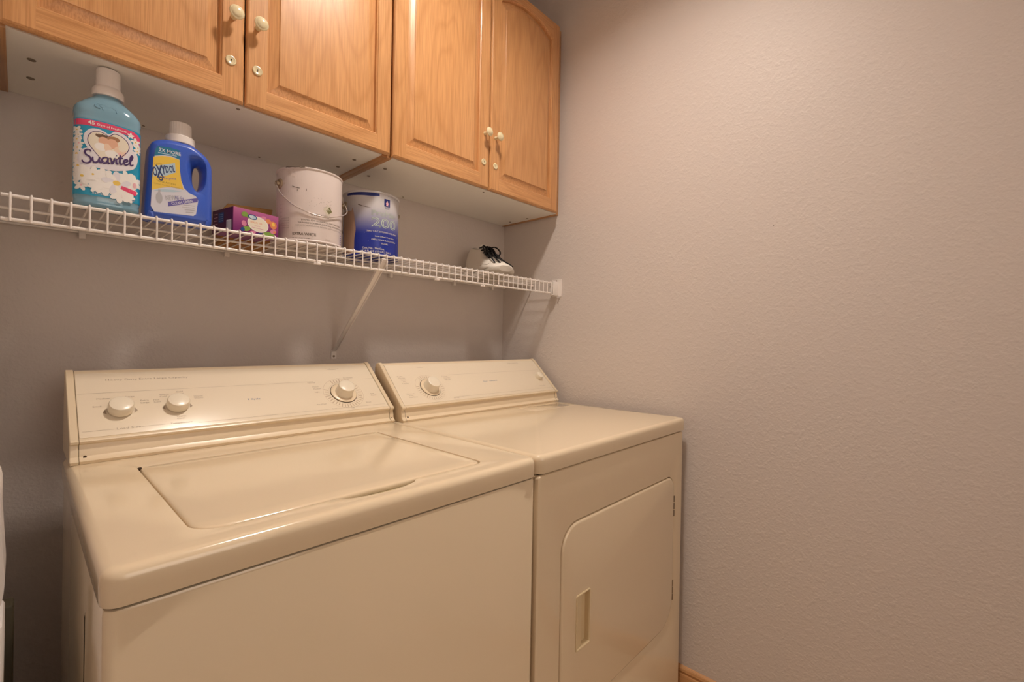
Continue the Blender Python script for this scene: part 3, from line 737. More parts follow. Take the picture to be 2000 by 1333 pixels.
lv = [(0.0150, 0.094, 0.056, 3.2), (0.0160, 0.100, 0.062, 3.2), (0.0190, 0.1050, 0.0655, 3.3), (0.0245, 0.1060, 0.0665, 3.4), (0.028, 0.1040, 0.0645, 3.4), (0.032, SW-0.0020, SD-0.0015, SPW), (0.036, SW-0.001, SD-0.001, SPW), (0.190, SW-0.001, SD-0.001, SPW), (0.1945, SW-0.0015, SD-0.002, SPW),
      (0.198, 0.1060, 0.0655, 3.2), (0.205, 0.1090, 0.0660, 3.1), (0.214, 0.1085, 0.0650, 3.0), (0.221, 0.1030, 0.0620, 2.8), (0.228, 0.0925, 0.0580, 2.6), (0.235, 0.0790, 0.0530, 2.4), (0.242, 0.0640, 0.0470, 2.2), (0.248, 0.0500, 0.0420, 2.0), (0.252, 0.0420, 0.0400, 2.0), (0.262, 0.0400, 0.0400, 2.0)]
loft(bm, [[(x, y, z) for x, y in superell(w_, d_, 48, p_)] for z, w_, d_, p_ in lv])
MSOFT = mat('blue_clear_plastic', (0.28, 0.51, 0.66, 1), 0.10, 0.6, trans=0.30, ior=1.35, coat=0.5)
obj('bottle', bm, MSOFT, sv, angle=50)
# embossed flower swirl on the shoulder
bm = bmesh.new(); 
def shy(x, z): return -0.0325+max(0, (z-0.214))*0.35
for cx_, cz_, rr_, a0, a1 in ((0.000, 0.2185, 0.011, -0.3, 3.6), (-0.014, 0.222, 0.009, 1.2, 4.6), (-0.010, 0.2235, 0.005, 0, 5.0)):
    tube(bm, [(cx_+rr_*math.cos(a), shy(0, cz_+rr_*0.6*math.sin(a))-0.0005, cz_+rr_*0.6*math.sin(a)) for a in [a0+(a1-a0)*i/14 for i in range(15)]], 0.0010, 6)
obj('embossed_swirl', bm, MSOFT, sv)
# cap and collar
MCAP = mat('translucent_white_cap', (0.88, 0.82, 0.79, 1), 0.35, 0.5)
bm = bmesh.new()
lathe(bm, [(0.0255, 0.252), (0.0262, 0.254), (0.0258, 0.266), (0.0232, 0.2705), (0.0205, 0.2725), (0.0203, 0.2740), (0.0196, 0.3080), (0.0188, 0.3102), (0.0165, 0.3108), (0.0003, 0.3108)], 60, mod=lambda a, h: 1.0+(0.012*math.cos(30*a) if 0.2735 < h < 0.3100 else 0))
obj('cap', bm, MCAP, sv, angle=30)
def smap(u, v, l):
    u = max(-0.0533, min(0.0533, u))
    q = min(abs(2*u/SW), 0.9995); y = -(SD/2)*(1-q**SPW)**(1/SPW)
    return (u, y-l-0.0002, v)
A_ = Art(smap)
A_.grid(-0.0536, 0.0536, 0.036, 0.186, C_BLUEL, 40, 1, top=lambda u: 0.1880+0.003*math.cos(u/0.054*1.5))
A_.done('label', sv, 'printed blue front label')
A_ = Art(smap); A_.lift = 0.0004
A_.grid(-0.0530, 0.0510, 0.176, 0.188, C_PINK, 40, 1, bot=lambda u: 0.1735+0.0035*math.cos((u+0.006)/0.05*1.3)-(0.010*max(0, (u-0.030)/0.02)**2), top=lambda u: 0.1855+0.0035*math.cos((u+0.006)/0.05*1.3)-(0.006*max(0, (u-0.036)/0.014)**2))
rnd = random.Random(5)
for u, v, r in ((-0.049, 0.165, .008), (-0.047, 0.155, .007), (-0.049, 0.146, .008), (-0.046, 0.138, .008), (-0.048, 0.129, .009), (-0.049, 0.117, .012), (-0.046, 0.104, .013), (-0.047, 0.093, .012), (-0.037, 0.089, .014),
                (0.034, 0.177, .006), (0.043, 0.166, .009), (0.047, 0.156, .008), (0.046, 0.148, .007), (-0.042, 0.054, .011)):
    A_.flower(u, v, r, C_W, C_LPINK if rnd.random() < .5 else C_YEL, 5, rnd.random()*3)
# heart halo, heart, portrait print
def heart(s, dx=-0.001, dz=0.0):
    pts = [(-0.000, 0.1635), (0.008, 0.1705), (0.018, 0.1700), (0.028, 0.1630), (0.0325, 0.1530), (0.031, 0.1430), (0.025, 0.1330), (0.015, 0.1210), (0.002, 0.1085),
           (-0.002, 0.1060), (-0.008, 0.1100), (-0.018, 0.1210), (-0.027, 0.1330), (-0.0320, 0.1440), (-0.031, 0.1560), (-0.024, 0.1655), (-0.014, 0.1680), (-0.006, 0.1660)]
    c = (0.0, 0.142); return [(c[0]+(x-c[0])*s+dx, c[1]+(z-c[1])*s+dz) for x, z in pts]
A_.fan(catmull(heart(1.20), 4, True), C_LILAC)
A_.fan([(x, z) for x, z in catmull([(-0.047, 0.100), (-0.046, 0.120), (-0.030, 0.132), (0, 0.128), (0.036, 0.146), (0.047, 0.134), (0.040, 0.108), (0.014, 0.096), (-0.002, 0.094), (-0.022, 0.094), (-0.038, 0.092)], 4, True)], C_LILAC)
hs = catmull(heart(1.0), 4, True)
A_.fan(hs, C_CREAMP)
A_.ell(-0.010, 0.1595, 0.0125, 0.0050, C_HAIR, -0.12); A_.ell(0.006, 0.1590, 0.0105, 0.0060, C_HAIR2, 0.10)
A_.ell(-0.009, 0.1510, 0.0085, 0.0085, C_SKIN); A_.ell(0.004, 0.1490, 0.0095, 0.0105, C_SKIN, -0.3)
A_.ell(-0.013, 0.1380, 0.0105, 0.0080, C_W); A_.ell(-0.002, 0.1370, 0.0060, 0.0110, C_SKIN2, 0.3)
A_.ell(0.017, 0.1375, 0.0100, 0.0105, C_SKIN2); A_.ell(0.021, 0.1430, 0.0070, 0.0055, C_CREAMP); A_.ell(0.004, 0.1280, 0.011, 0.008, C_W); A_.ell(0.016, 0.1320, 0.003, 0.0015, C_LPINK)
A_.stroke(hs, 0.0013, C_PURP, True)
# big daisies
for u, v, r, n in ((-0.038, 0.078, .017, 6), (-0.022, 0.082, .014, 6), (-0.030, 0.066, .013, 6), (0.040, 0.079, .016, 6), (-0.008, 0.080, .016, 7), (0.028, 0.086, .014, 6), (-0.006, 0.060, .020, 8), (-0.020, 0.054, .012, 6), (0.032, 0.062, .016, 7), (0.018, 0.048, .018, 7), (0.031, 0.045, .012, 6)):
    A_.flower(u, v, r, C_W, C_W, n, rnd.random()*3)
for u, v, r in ((-0.041, 0.073, .016), (-0.025, 0.079, .012)): A_.flower(u, v, r, C_W, C_YEL, 6, rnd.random()*3)
for k in range(9):
    a = 2*PI*k/9+0.2; A_.ell(0.012+0.013*math.cos(a), 0.070+0.013*math.sin(a), 0.0115, 0.0062, C_W if k % 2 else C_LILAC, a, 12)
A_.ell(0.012, 0.070, 0.0062, 0.0052, C_YEL)
A_.ell(0.042, 0.073, .0035, .006, C_LPINK)
A_.poly([(0.018, 0.0595), (0.020, 0.0665), (0.046, 0.0610), (0.0445, 0.0510)], C_PINK)
for k in range(3): A_.stroke([(0.020, 0.0480-0.0025*k), (0.042, 0.0440-0.0025*k)], 0.0006, C_LPINK)
# the word mark, written with a brush
wm = [[(-28.5, 22), (-30.5, 25.5), (-35, 26), (-38, 22), (-36, 16), (-31, 12), (-28.5, 6), (-31, 0), (-36, -1.5), (-40.5, 1), (-41.5, 5)],
      [(-26, 12), (-25.8, 5), (-23.5, .5), (-19, 2), (-16.5, 7), (-16, 12.5)], [(-16, 12.5), (-16, 4), (-14, .5), (-12.5, 2)],
      [(-2.6, 10), (-5, 12.5), (-9.5, 11.5), (-12, 6.5), (-10.5, 1), (-7, .5), (-3.8, 5), (-2.2, 12)], [(-2.2, 12), (-2.8, 4), (-1, .5), (0.6, 2)],
      [(-0.2, 10.5), (1.5, 11.5), (2.8, 6), (3.8, 0.3), (6.2, 5), (7.8, 11), (9.2, 11.5)],
      [(10.6, 12), (10.6, 4), (12, .5), (13.6, 2)], [(17.0, 20), (16.2, 12), (16.2, 4), (18, 0.2), (21, 2.5)], [(12.8, 13.2), (16, 13.5), (21.5, 13.8)],
      [(22.5, 5.5), (26.5, 6.5), (29, 9.5), (27, 12), (23.6, 9.5), (22.8, 4), (25.5, .3), (29.5, 2), (31.5, 4.5)],
      [(31.5, 4.5), (35, 11), (37.2, 18), (36, 21.5), (33.8, 17), (33.0, 8), (34, 1.5), (36.5, .5), (38.5, 3)]]
for st in wm:
    A_.stroke([(x*0.001+0.0005, 0.1000+z*0.00098+(x+41)*0.00018) for x, z in catmull(st, 7)], lambda t: 0.0021+0.0012*math.sin(PI*t), C_PURP)
A_.ell(0.0112, 0.1270, 0.0011, 0.0011, C_PURP)
A_.done('label_print', sv, 'heart, flowers and brand word printed on the label')
A_ = Art(smap); A_.lift = 0.0012
A_.text('45', -0.0330, 0.1795, 0.0072, C_W, bold=0.02, rot=0.03); A_.text('Days of Freshness', -0.0195, 0.1800, 0.0046, C_W, bold=0.01, rot=0.0, width=0.95)
A_.text('50% MORE', 0.0205, 0.0585, 0.0042, C_W, bold=0.02, rot=-0.20, width=0.85)
A_.text('33.8 FL OZ (1.05 QT) 1 L', -0.0260, 0.0400, 0.0034, C_W, width=0.8)
A_.done('lettering', sv, 'white small lettering')

# ------------------------------------------------------------------ detergent jug
C_OB = mat('print_navy', (0.010, 0.030, 0.14, 1), 0.35); C_OY = mat('print_detergent_yellow', (0.76, 0.52, 0.06, 1), 0.3); C_TEAL = mat('print_teal', (0.01, 0.17, 0.30, 1), 0.3)
C_OW = mat('print_cool_white', (0.62, 0.62, 0.70, 1), 0.35); C_OG = mat('print_brown_yellow', (0.42, 0.28, 0.03, 1), 0.4); C_OP = mat('print_violet', (0.11, 0.09, 0.36, 1), 0.35)
C_GREY = mat('print_grey', (0.42, 0.42, 0.46, 1), 0.4); C_SKY = mat('print_sky', (0.42, 0.56, 0.66, 1), 0.35)
ox = thing('laundry_detergent_jug', (-1.2875, -0.2555, SZ-0.0105), 'royal blue detergent jug with yellow label and side handle, beside the tall bottle', 'bottle')
ox.scale = (0.9564,)*3
MJUG = mat('royal_blue_plastic', (0.045, 0.115, 0.56, 1), 0.28, 0.5)
outl = catmull([(-0.061, 0.0115), (0.0, 0.0112), (0.049, 0.0115), (0.0550, 0.0150), (0.0570, 0.026), (0.0565, 0.080), (0.0560, 0.140), (0.0530, 0.158), (0.0440, 0.173), (0.0300, 0.184), (0.0200, 0.1895), (0.0100, 0.1925),
                (-0.010, 0.1930), (-0.030, 0.1915), (-0.0420, 0.1880), (-0.0540, 0.1810), (-0.0600, 0.1720), (-0.0625, 0.150), (-0.0650, 0.100), (-0.0685, 0.034), (-0.0675, 0.0170)], 5, True)
holo = catmull([(0.030, 0.151), (0.0345, 0.149), (0.0375, 0.140), (0.0370, 0.122), (0.0345, 0.104), (0.0290, 0.0920), (0.0250, 0.0930), (0.0220, 0.104), (0.0205, 0.120), (0.0215, 0.138), (0.0250, 0.148)], 5, True)
scoop = catmull([(0.020, 0.1705), (0.0345, 0.1660), (0.0440, 0.1530), (0.0435, 0.1300), (0.0420, 0.1080), (0.0340, 0.0900), (0.0240, 0.0850), (0.0130, 0.0980), (0.0060, 0.120), (0.0010, 0.1450), (0.0040, 0.1640)], 5, True)
bm = bmesh.new(); HD = 0.036
def ins(L, d):
    """inset a closed CCW loop by d"""
    n = len(L); out = []
    for i in range(n):
        a, b = L[i-1], L[(i+1) % n]; dx, dz = b[0]-a[0], b[1]-a[1]; l = math.hypot(dx, dz) or 1
        out.append((L[i][0]-dz/l*d, L[i][1]+dx/l*d))
    return out
def y_loops(sign):
    k = [(0.0, 0.0), (0.0, 0.022), (0.0015, 0.0265), (0.005, 0.0305), (0.0095, 0.0335), (0.0130, 0.0345)]
    return [[(x, sign*y, z) for x, z in ins(outl, -d if False else d)] for d, y in k]
Ff = y_loops(-1); Bb = y_loops(1)
allv = loft(bm, Bb[::-1]+Ff[1:], False, False)
def tz(t, A, B): return [(a[0]*(1-t)+b[0]*t, a[1]*(1-t)+b[1]*t) for a, b in zip(A, B)]
hl = []
for sgn in (1, -1):
    seq = [(0.0, 0.0345), (0.10, 0.0340), (0.35, 0.0290), (0.75, 0.0170), (1.0, 0.006)]
    H = [[(x, sgn*y, z) for x, z in tz(t, scoop, holo)] for t, y in seq]
    hl.append(H)
hv = loft(bm, hl[0]+hl[1][::-1], False, False)
bmesh.ops.remove_doubles(bm, verts=bm.verts, dist=1e-6)
def ring_edges(pts):
    es = []; n = len(pts)
    vv = [min(bm.verts, key=lambda v: (v.co-Vector(p)).length_squared) for p in pts]
    for i in range(n):
        e = bm.edges.get((vv[i], vv[(i+1) % n]))
        if e: es.append(e)
    return es
bm.verts.ensure_lookup_table()
for a, b in ((Ff[-1], hl[1][0]), (Bb[-1], hl[0][0])):
    bmesh.ops.triangle_fill(bm, edges=ring_edges(a)+ring_edges(b), use_beauty=True)
obj('jug', bm, MJUG, ox, angle=40)
bm = bmesh.new()
lathe(bm, [(0.0240, 0.186), (0.0250, 0.1885), (0.0250, 0.192), (0.0240, 0.196)], 40, M=Matrix.Translation((-0.002, 0, 0))); obj('jug_neck', bm, MJUG, ox)
bm = bmesh.new()
lathe(bm, [(0.0275, 0.1925), (0.0285, 0.1940), (0.0282, 0.2085), (0.0272, 0.2100), (0.0215, 0.2105), (0.0212, 0.2130), (0.0205, 0.2400), (0.0190, 0.2415), (0.0170, 0.2415), (0.0003, 0.2405)], 72,
      M=Matrix.Translation((-0.002, 0, 0)), mod=lambda a, h: 1+(0.022*(1 if math.cos(24*a) > 0 else 0) if 0.2120 < h < 0.2405 else 0))
obj('cap', bm, mat('white_ribbed_cap', (0.84, 0.79, 0.76, 1), 0.35), ox, angle=30)
fm = lambda u, v, l: (u, -0.0346-l, v)
A_ = Art(fm)
lab = [(-0.0535, 0.024), (0.018, 0.029), (0.023, 0.034), (0.027, 0.066), (0.022, 0.0755), (0.010, 0.0790), (0.000, 0.088), (-0.006, 0.104), (-0.0085, 0.125), (-0.0095, 0.150), (-0.0100, 0.1705), (-0.030, 0.1715), (-0.0495, 0.168), (-0.0535, 0.160), (-0.0555, 0.130), (-0.0585, 0.080), (-0.0600, 0.035)]
A_.poly(lab, C_OW)
A_.done('label', ox, 'white lower part of the label')
A_ = Art(fm); A_.lift = 0.0004
yl = [(-0.0590, 0.070)] + [(-0.0590+0.0575*i/8, 0.070+0.014*math.sin(i/8*PI/2)+0.003*math.sin(i/8*PI)) for i in range(1, 9)] + [(-0.006, 0.104), (-0.0085, 0.125), (-0.0095, 0.1490)] + [(-0.0095-0.0470*i/6, 0.1490+0.0045*math.sin(i/6*PI)-0.006*i/6) for i in range(1, 7)]
A_.poly(yl, C_OY)
A_.poly([(-0.0095, 0.1500)] + [(-0.0095-0.0465*i/6, 0.1500+0.0045*math.sin(i/6*PI)-0.006*i/6) for i in range(1, 7)][:0] + [(-0.0100, 0.1705), (-0.030, 0.1715), (-0.0495, 0.168), (-0.0535, 0.160), (-0.0553, 0.1450), (-0.040, 0.1515), (-0.025, 0.1535)], C_TEAL)
A_.poly([(-0.056, 0.0700), (-0.040, 0.0765), (-0.020, 0.0795), (-0.004, 0.0800), (-0.020, 0.0745), (-0.040, 0.0705)], C_SKY)
A_.text('2X MORE', -0.0475, 0.1580, 0.0072, C_OW, bold=0.025, width=0.92, rot=0.02)
A_.stroke([(-0.0485, 0.1545), (-0.0150, 0.1560)], 0.0018, C_SKY)
# block logo, leaning and climbing to the right
A_.poly([(-0.0565, 0.1000), (-0.0540, 0.1235), (-0.0180, 0.1400), (-0.0165, 0.1190), (-0.0330, 0.1080)], C_SKY)
for i, (s_, x, hh) in enumerate((('O', -0.0560, 0.0190), ('X', -0.0492, 0.0250), ('Y', -0.0405, 0.0185), ('D', -0.0345, 0.0145), ('O', -0.0275, 0.0140), ('L', -0.0212, 0.0140))):
    zz = (0.1015, 0.1005, 0.1090, 0.1140, 0.1165, 0.1190)[i]
    A_.text(s_, x, zz, hh, C_OB, bold=0.030, width=(0.34, 0.44, 0.40, 0.42, 0.40, 0.40)[i], shear=0.25, rot=0.24)
A_.text('Classic', -0.0545, 0.1265, 0.0035, C_OG, rot=0.30)
ring(A_, -0.0430, 0.0985, 0.0020, 0.0044, C_OB, 24)
A_.text('Enzymes', -0.0375, 0.0985, 0.0060, C_OP, shear=0.2, rot=0.20, width=0.75)
A_.text('TRIPLE ACTION', -0.0510, 0.0905, 0.0036, C_OG, bold=0.02, width=0.95, rot=-0.01)
A_.text('CLEANS, WHITENS, PROTECTS', -0.0555, 0.0845, 0.0027, C_OG, width=0.88, rot=-0.01)
A_.ell(-0.0455, 0.0560, 0.0060, 0.0125, C_GREY, 0.05); A_.stroke([(-0.0455, 0.068), (-0.0455, 0.074)], 0.004, C_GREY)
A_.text('NEW!', -0.0340, 0.0530, 0.0105, C_GREY, bold=0.02, width=0.55, shear=0.1, rot=0.22); A_.text('HE 6x', -0.0160, 0.0570, 0.0100, C_OP, width=0.45, shear=0.1, rot=0.22)
A_.poly([(-0.0290, 0.0405), (-0.0300, 0.0505), (0.0262, 0.0720), (0.0262, 0.0630)], C_OP)
A_.text('CLEAN LINEN', -0.0225, 0.0455, 0.0055, C_OW, bold=0.02, width=0.85, rot=0.36)
for k, (a, b) in enumerate(((-0.0010, 0.0200), (-0.0040, 0.0200), (0.0010, 0.0200), (0.004, 0.0180))): A_.stroke([(a, 0.0500-0.005*k), (b, 0.0520-0.005*k)], 0.0012, C_GREY)
A_.done('lettering', ox, 'brand letters and small print on yellow')

# ------------------------------------------------------------------ small purple box and open carton behind it
def carton(parent, x, y, z, m, nm='box', e=0.0006):
    bm = bmesh.new(); box(bm, 0, x, 0, y, 0, z, e); return obj(nm, bm, m, parent)
MBOXP = two_tone_mat('purple_card', (0.19, 0.008, 0.15, 1), (0.40, 0.10, 0.26, 1), 0.0, 0.060)
MBOXD = mat('dark_plum_card', (0.085, 0.004, 0.055, 1), 0.35)
yaw = 0.20
tb = thing('tea_box', (-1.1930, -0.291, SZ+0.0006), 'small purple tea box with white oval label and barcode, in front of the paint can', 'box', rz=yaw)
carton(tb, 0.1090, 0.0940, 0.0555, MBOXP, 'carton')
bm = bmesh.new(); box(bm, -0.0006, -0.0001, 0.0008, 0.0932, 0.0008, 0.0547, 0); obj('end_flap', bm, MBOXD, tb)['label'] = 'dark plum end flap'
A_ = Art(lambda u, v, l: (u*0.9757, -0.0001-l, max(v*0.9757-0.0059, 0.0015)))
C_GR = mat('print_leaf_green', (0.20, 0.34, 0.06, 1), 0.4); C_OR = mat('print_orange', (0.70, 0.25, 0.10, 1), 0.4); C_NB = mat('print_badge_blue', (0.01, 0.07, 0.24, 1), 0.35); C_RO = mat('print_rose', (0.62, 0.22, 0.36, 1), 0.4)
for u, v, a, b, m in ((0.026, 0.050, .008, .006, C_GR), (0.035, 0.047, .006, .004, C_GR), (0.031, 0.016, .010, .006, C_GR), (0.022, 0.013, .005, .005, C_NB), (0.082, 0.013, .012, .005, C_GR), (0.096, 0.012, .006, .004, C_GR), (0.072, 0.050, .008, .005, C_RO), (0.084, 0.045, .008, .006, C_OR), (0.098, 0.038, .009, .010, C_OR),
                      (0.098, 0.040, .004, .005, C_YEL), (0.098, 0.022, .008, .006, C_RO), (0.025, 0.028, .006, .007, C_RO), (0.046, 0.010, .008, .004, C_RO), (0.062, 0.008, .012, .003, C_NB), (0.101, 0.021, .004, .003, C_OR)):
    A_.ell(u, v, a, b, m, 0.3)
A_.ell(0.059, 0.032, 0.0265, 0.0190, C_W, -0.12, 28); A_.ell(0.059, 0.032, 0.0245, 0.0172, C_CREAMP, -0.12, 28)
A_.ell(0.045, 0.047, 0.0115, 0.0062, C_NB, -0.1, 20); A_.ell(0.045, 0.047, 0.0088, 0.0042, C_SKY, -0.1, 20)
A_.text('Great', 0.0385, 0.0472, 0.0024, C_W, width=.9, bold=0.02); A_.text('Value', 0.0385, 0.0438, 0.0024, C_W, width=.9, bold=0.02)
A_.text('HERBAL TEA', 0.040, 0.033, 0.0042, C_OR, width=0.85); A_.text('sampler', 0.050, 0.0265, 0.0032, C_RO); A_.stroke([(0.044, 0.0225), (0.074, 0.0215)], 0.0010, C_RO)
A_.done('front_print', tb, 'cream oval and fruit pictures')
A_ = Art(lambda u, v, l: (-0.0006-l, (0.098-u)*0.955, max(v*0.9757-0.0059, 0.0015)))
A_.poly([(0.068, 0.006), (0.091, 0.006), (0.091, 0.033), (0.068, 0.033)], C_W)
for k, (w_) in enumerate((.0010, .0022, .0008, .0016, .0024, .0008, .0012, .0020)): A_.poly([(0.070+0.0024*k, 0.009), (0.070+0.0024*k+w_*.7, 0.009), (0.070+0.0024*k+w_*.7, 0.030), (0.070+0.0024*k, 0.030)], C_GREY)
A_.poly([(0.030, 0.030), (0.055, 0.030), (0.055, 0.054), (0.030, 0.054)], C_NB)
for k in range(4): A_.stroke([(0.033, 0.049-0.005*k), (0.052, 0.049-0.005*k)], 0.001, C_SKY)
for k in range(6): A_.stroke([(0.008, 0.052-0.008*k), (0.026, 0.052-0.008*k)], 0.0014, C_LPINK)
A_.done('end_print', tb, 'barcode and blue panel')

MKRAFT = mat('kraft_cardboard', (0.46, 0.22, 0.075, 1), 0.7, 0.2, bump=(90, 0.1, 0.0005)); MKRAFT2 = mat('kraft_inside', (0.56, 0.34, 0.14, 1), 0.7, 0.2)
cb = thing('cardboard_carton', (-1.1700, -0.1060, SZ), 'open brown cardboard carton standing behind the purple tea box', 'box', rz=-0.05)
bm = bmesh.new(); T = 0.0025; CXW, CYD, CH = 0.120, 0.085, 0.084
box(bm, 0, CXW, 0, CYD, 0, T); box(bm, 0, CXW, 0, T, T, CH); box(bm, 0, CXW, CYD-T, CYD, T, CH+0.004); box(bm, 0, T, T, CYD-T, T, CH); box(bm, CXW-T, CXW, T, CYD-T, T, CH)
obj('carton', bm, MKRAFT, cb, smooth=False)
bm = bmesh.new()
loft(bm, [[(0.000, 0.0, CH), (CXW-0.001, 0.0, CH), (CXW-0.001, 0.002, CH+0.001), (0.000, 0.002, CH+0.001)], [(0.012, -0.016, CH+0.016), (CXW-0.001, -0.020, CH+0.020), (CXW-0.001, -0.0185, CH+0.022), (0.012, -0.0145, CH+0.018)]])
obj('flap', bm, MKRAFT2, cb, smooth=False)

# ------------------------------------------------------------------ paint cans
def can_body(parent, R, H, m, ribs=True):
    bm = bmesh.new()
    prof = [(R-0.004, 0.0), (R+0.0008, 0.0005), (R+0.0018, 0.002), (R+0.0012, 0.0042), (R-0.0002, 0.0055), (R, 0.007), (R, H-0.0075), (R-0.0004, H-0.006), (R+0.0014, H-0.0045), (R+0.0022, H-0.002), (R+0.0014, H), (R-0.002, H+0.0004), (R-0.006, H-0.002), (R-0.010, H-0.007), (R-0.012, H-0.008), (R-0.014, H-0.004)]
    lathe(bm, prof, 64); return obj('can', bm, m, parent, angle=40)
def cyl(R, kz=1.0, dz=0.0): return lambda u, v, l: ((R+l)*math.sin(u/0.0835), -(R+l)*math.cos(u/0.0835), max(v*kz+dz, 0.0065))
RC, HC = 0.0815, 0.1885
pc = thing('white_paint_can', (-0.9920, -0.2300, SZ+0.0006), 'scuffed white gallon paint can with wire bail and dark print, tallest can', 'paint can')
MCAN = mat('scuffed_white_can', (0.72, 0.63, 0.60, 1), 0.33, 0.5)
nt = MCAN.node_tree; b_ = nt.nodes['Principled BSDF']; N = nt.nodes.new
tc = N('ShaderNodeTexCoord'); nz = N('ShaderNodeTexNoise'); nz.inputs['Scale'].default_value = 22; nz.inputs['Detail'].default_value = 6; nz.inputs['Roughness'].default_value = 0.7
rp = N('ShaderNodeValToRGB'); rp.color_ramp.elements[0].position = 0.60; rp.color_ramp.elements[0].color = (0.72, 0.63, 0.60, 1); rp.color_ramp.elements[1].position = 0.74; rp.color_ramp.elements[1].color = (0.47, 0.37, 0.30, 1)
nt.links.new(tc.outputs['Object'], nz.inputs['Vector']); nt.links.new(nz.outputs['Fac'], rp.inputs['Fac']); nt.links.new(rp.outputs['Color'], b_.inputs['Base Color'])
can_body(pc, RC, HC, MCAN)
bm = bmesh.new(); lathe(bm, [(RC-0.013, HC-0.004), (RC-0.018, HC-0.002), (RC-0.022, HC-0.005), (0.0003, HC-0.005)], 48, cap0=False); obj('lid', bm, MCAN, pc)
MEAR = mat('tinned_ear', (0.45, 0.36, 0.26, 1), 0.35, metal=0.7)
EARU = {}
def ear(parent, ang, z, R, m=MEAR):
    """ang: direction from the can's axis, 0 = towards the room, + = right"""
    d = Vector((math.sin(ang), -math.cos(ang), 0)); s = Vector((math.cos(ang), math.sin(ang), 0))
    bm = bmesh.new(); Mx = frame_mat(d*(R-0.002)+Vector((0, 0, z)), s, (0, 0, 1), d)
    lathe(bm, [(0.0135, 0), (0.0135, 0.003), (0.0115, 0.0055), (0.0075, 0.0065), (0.0062, 0.0055), (0.0055, 0.0075), (0.0050, 0.0115), (0.0060, 0.0125), (0.0003, 0.0125)], 24, M=Mx)
    return obj('bail_ear', bm, m, parent), d*(R+0.0085)+Vector((0, 0, z))
aL = math.radians(-84)
ear(pc, aL, 0.149, RC); ear(pc, aL+PI, 0.149, RC)
BP = [(-84, 0.149, 0.0925), (-80, 0.132, 0.0885), (-73, 0.118, 0.0862), (-56, 0.0967, 0.0855), (-43.6, 0.085, 0.0853), (-22, 0.0715, 0.0853), (-1, 0.0672, 0.0853), (10, 0.0690, 0.0853), (23, 0.0750, 0.0856), (38, 0.083, 0.0862), (56, 0.094, 0.090), (72, 0.110, 0.0965), (84, 0.130, 0.0975), (92, 0.145, 0.0935), (96, 0.149, 0.0925)]
pts = [tuple(p) for p in catmull([(r*math.sin(math.radians(a)), -r*math.cos(math.radians(a)), z) for a, z, r in BP], 5)]
bm = bmesh.new(); tube(bm, pts, 0.00135, 8); obj('bail_handle', bm, mat('bail_wire', (0.74, 0.66, 0.62, 1), 0.25, metal=0.55), pc)
C_INK = mat('print_dark_grey', (0.13, 0.10, 0.075, 1), 0.5); C_FINK = mat('print_faded_grey', (0.38, 0.32, 0.28, 1), 0.5); C_OLV = mat('print_olive', (0.17, 0.16, 0.06, 1), 0.5)
A_ = Art(cyl(RC, 0.945, -0.0150))
ofs = -0.040           # the printed front faces a little towards the camera side
def T(s_, u, v, h_, m=C_INK, **k): A_.text(s_, u+ofs, v, h_, m, **k)
T('INTERIOR', 0.010, 0.0865, 0.0058, bold=0.01, width=1.15, spacing=1.1); T('LATEX', 0.056, 0.0855, 0.0045, C_FINK, width=1.1)
for k, (a, b, c, w_) in enumerate(((-0.014, 0.078, 0.0715, 1.1), (-0.022, 0.088, 0.0640, 1.1), (-0.028, 0.088, 0.0565, 1.1))):
    T(('ENAMEL SEMI GLOSS WALL AND TRIM FINISH', 'WASHABLE SCRUBBABLE DURABLE INTERIOR LATEX PAINT', 'FOR KITCHENS BATHS DOORS AND WOODWORK SURFACES')[k], a, c, 0.0038, C_INK if k < 2 else C_FINK, width=(1.05, 1.0, 1.05)[k])
T('EXTRA WHITE', -0.036, 0.0320, 0.0066, bold=0.03, width=0.95); A_.stroke([(ofs-0.036, 0.0292), (ofs+0.014, 0.0292)], 0.0007, C_INK); T('FULL GALLON', -0.036, 0.0195, 0.0050, bold=0.02, width=0.95); T('NET', 0.014, 0.0110, 0.0036, C_FINK, bold=.02); T('ONE GALLON', 0.048, 0.0130, 0.0036, C_FINK); T('128 FL', 0.048, 0.0250, 0.0036, C_FINK)
for k in range(3): A_.stroke([(ofs+0.052, 0.0080-0.0001*k), (ofs+0.070, 0.0080)], 0.0006, C_FINK)
# diamond emblem
cx_, cz_ = ofs+0.0565, 0.1085
A_.poly([(cx_-0.017, cz_), (cx_-0.003, cz_-0.018), (cx_+0.012, cz_-0.002), (cx_-0.004, cz_+0.016)], mat('print_pale_diamond', (0.66, 0.60, 0.50, 1), 0.4))
A_.poly([(cx_-0.008, cz_-0.001), (cx_, cz_-0.0100), (cx_+0.010, cz_-0.0015), (cx_+0.002, cz_+0.0105)], C_OLV)
A_.text('PS', cx_-0.0035, cz_-0.003, 0.0062, C_CREAMP, rot=0.4, width=0.8)
for u, v in ((-0.030, 0.150), (-0.008, 0.1515)): A_.stroke([(ofs+u+0.006, v), (ofs+u+0.0055, v+0.006)], 0.0011, C_INK)
A_.stroke(catmull([(-0.078+0.0, 0.163), (-0.070, 0.160), (-0.058, 0.1575)], 4), 0.0016, C_INK)
for k in range(6): A_.text('||| || |', -0.118, 0.060+0.011*k, 0.0030, C_FINK, width=1.0)
for k in range(5): A_.text('CAUTION READ LABEL', -0.112, 0.0760-0.0065*k, 0.0026, C_FINK, width=0.7)
rn = random.Random(2)
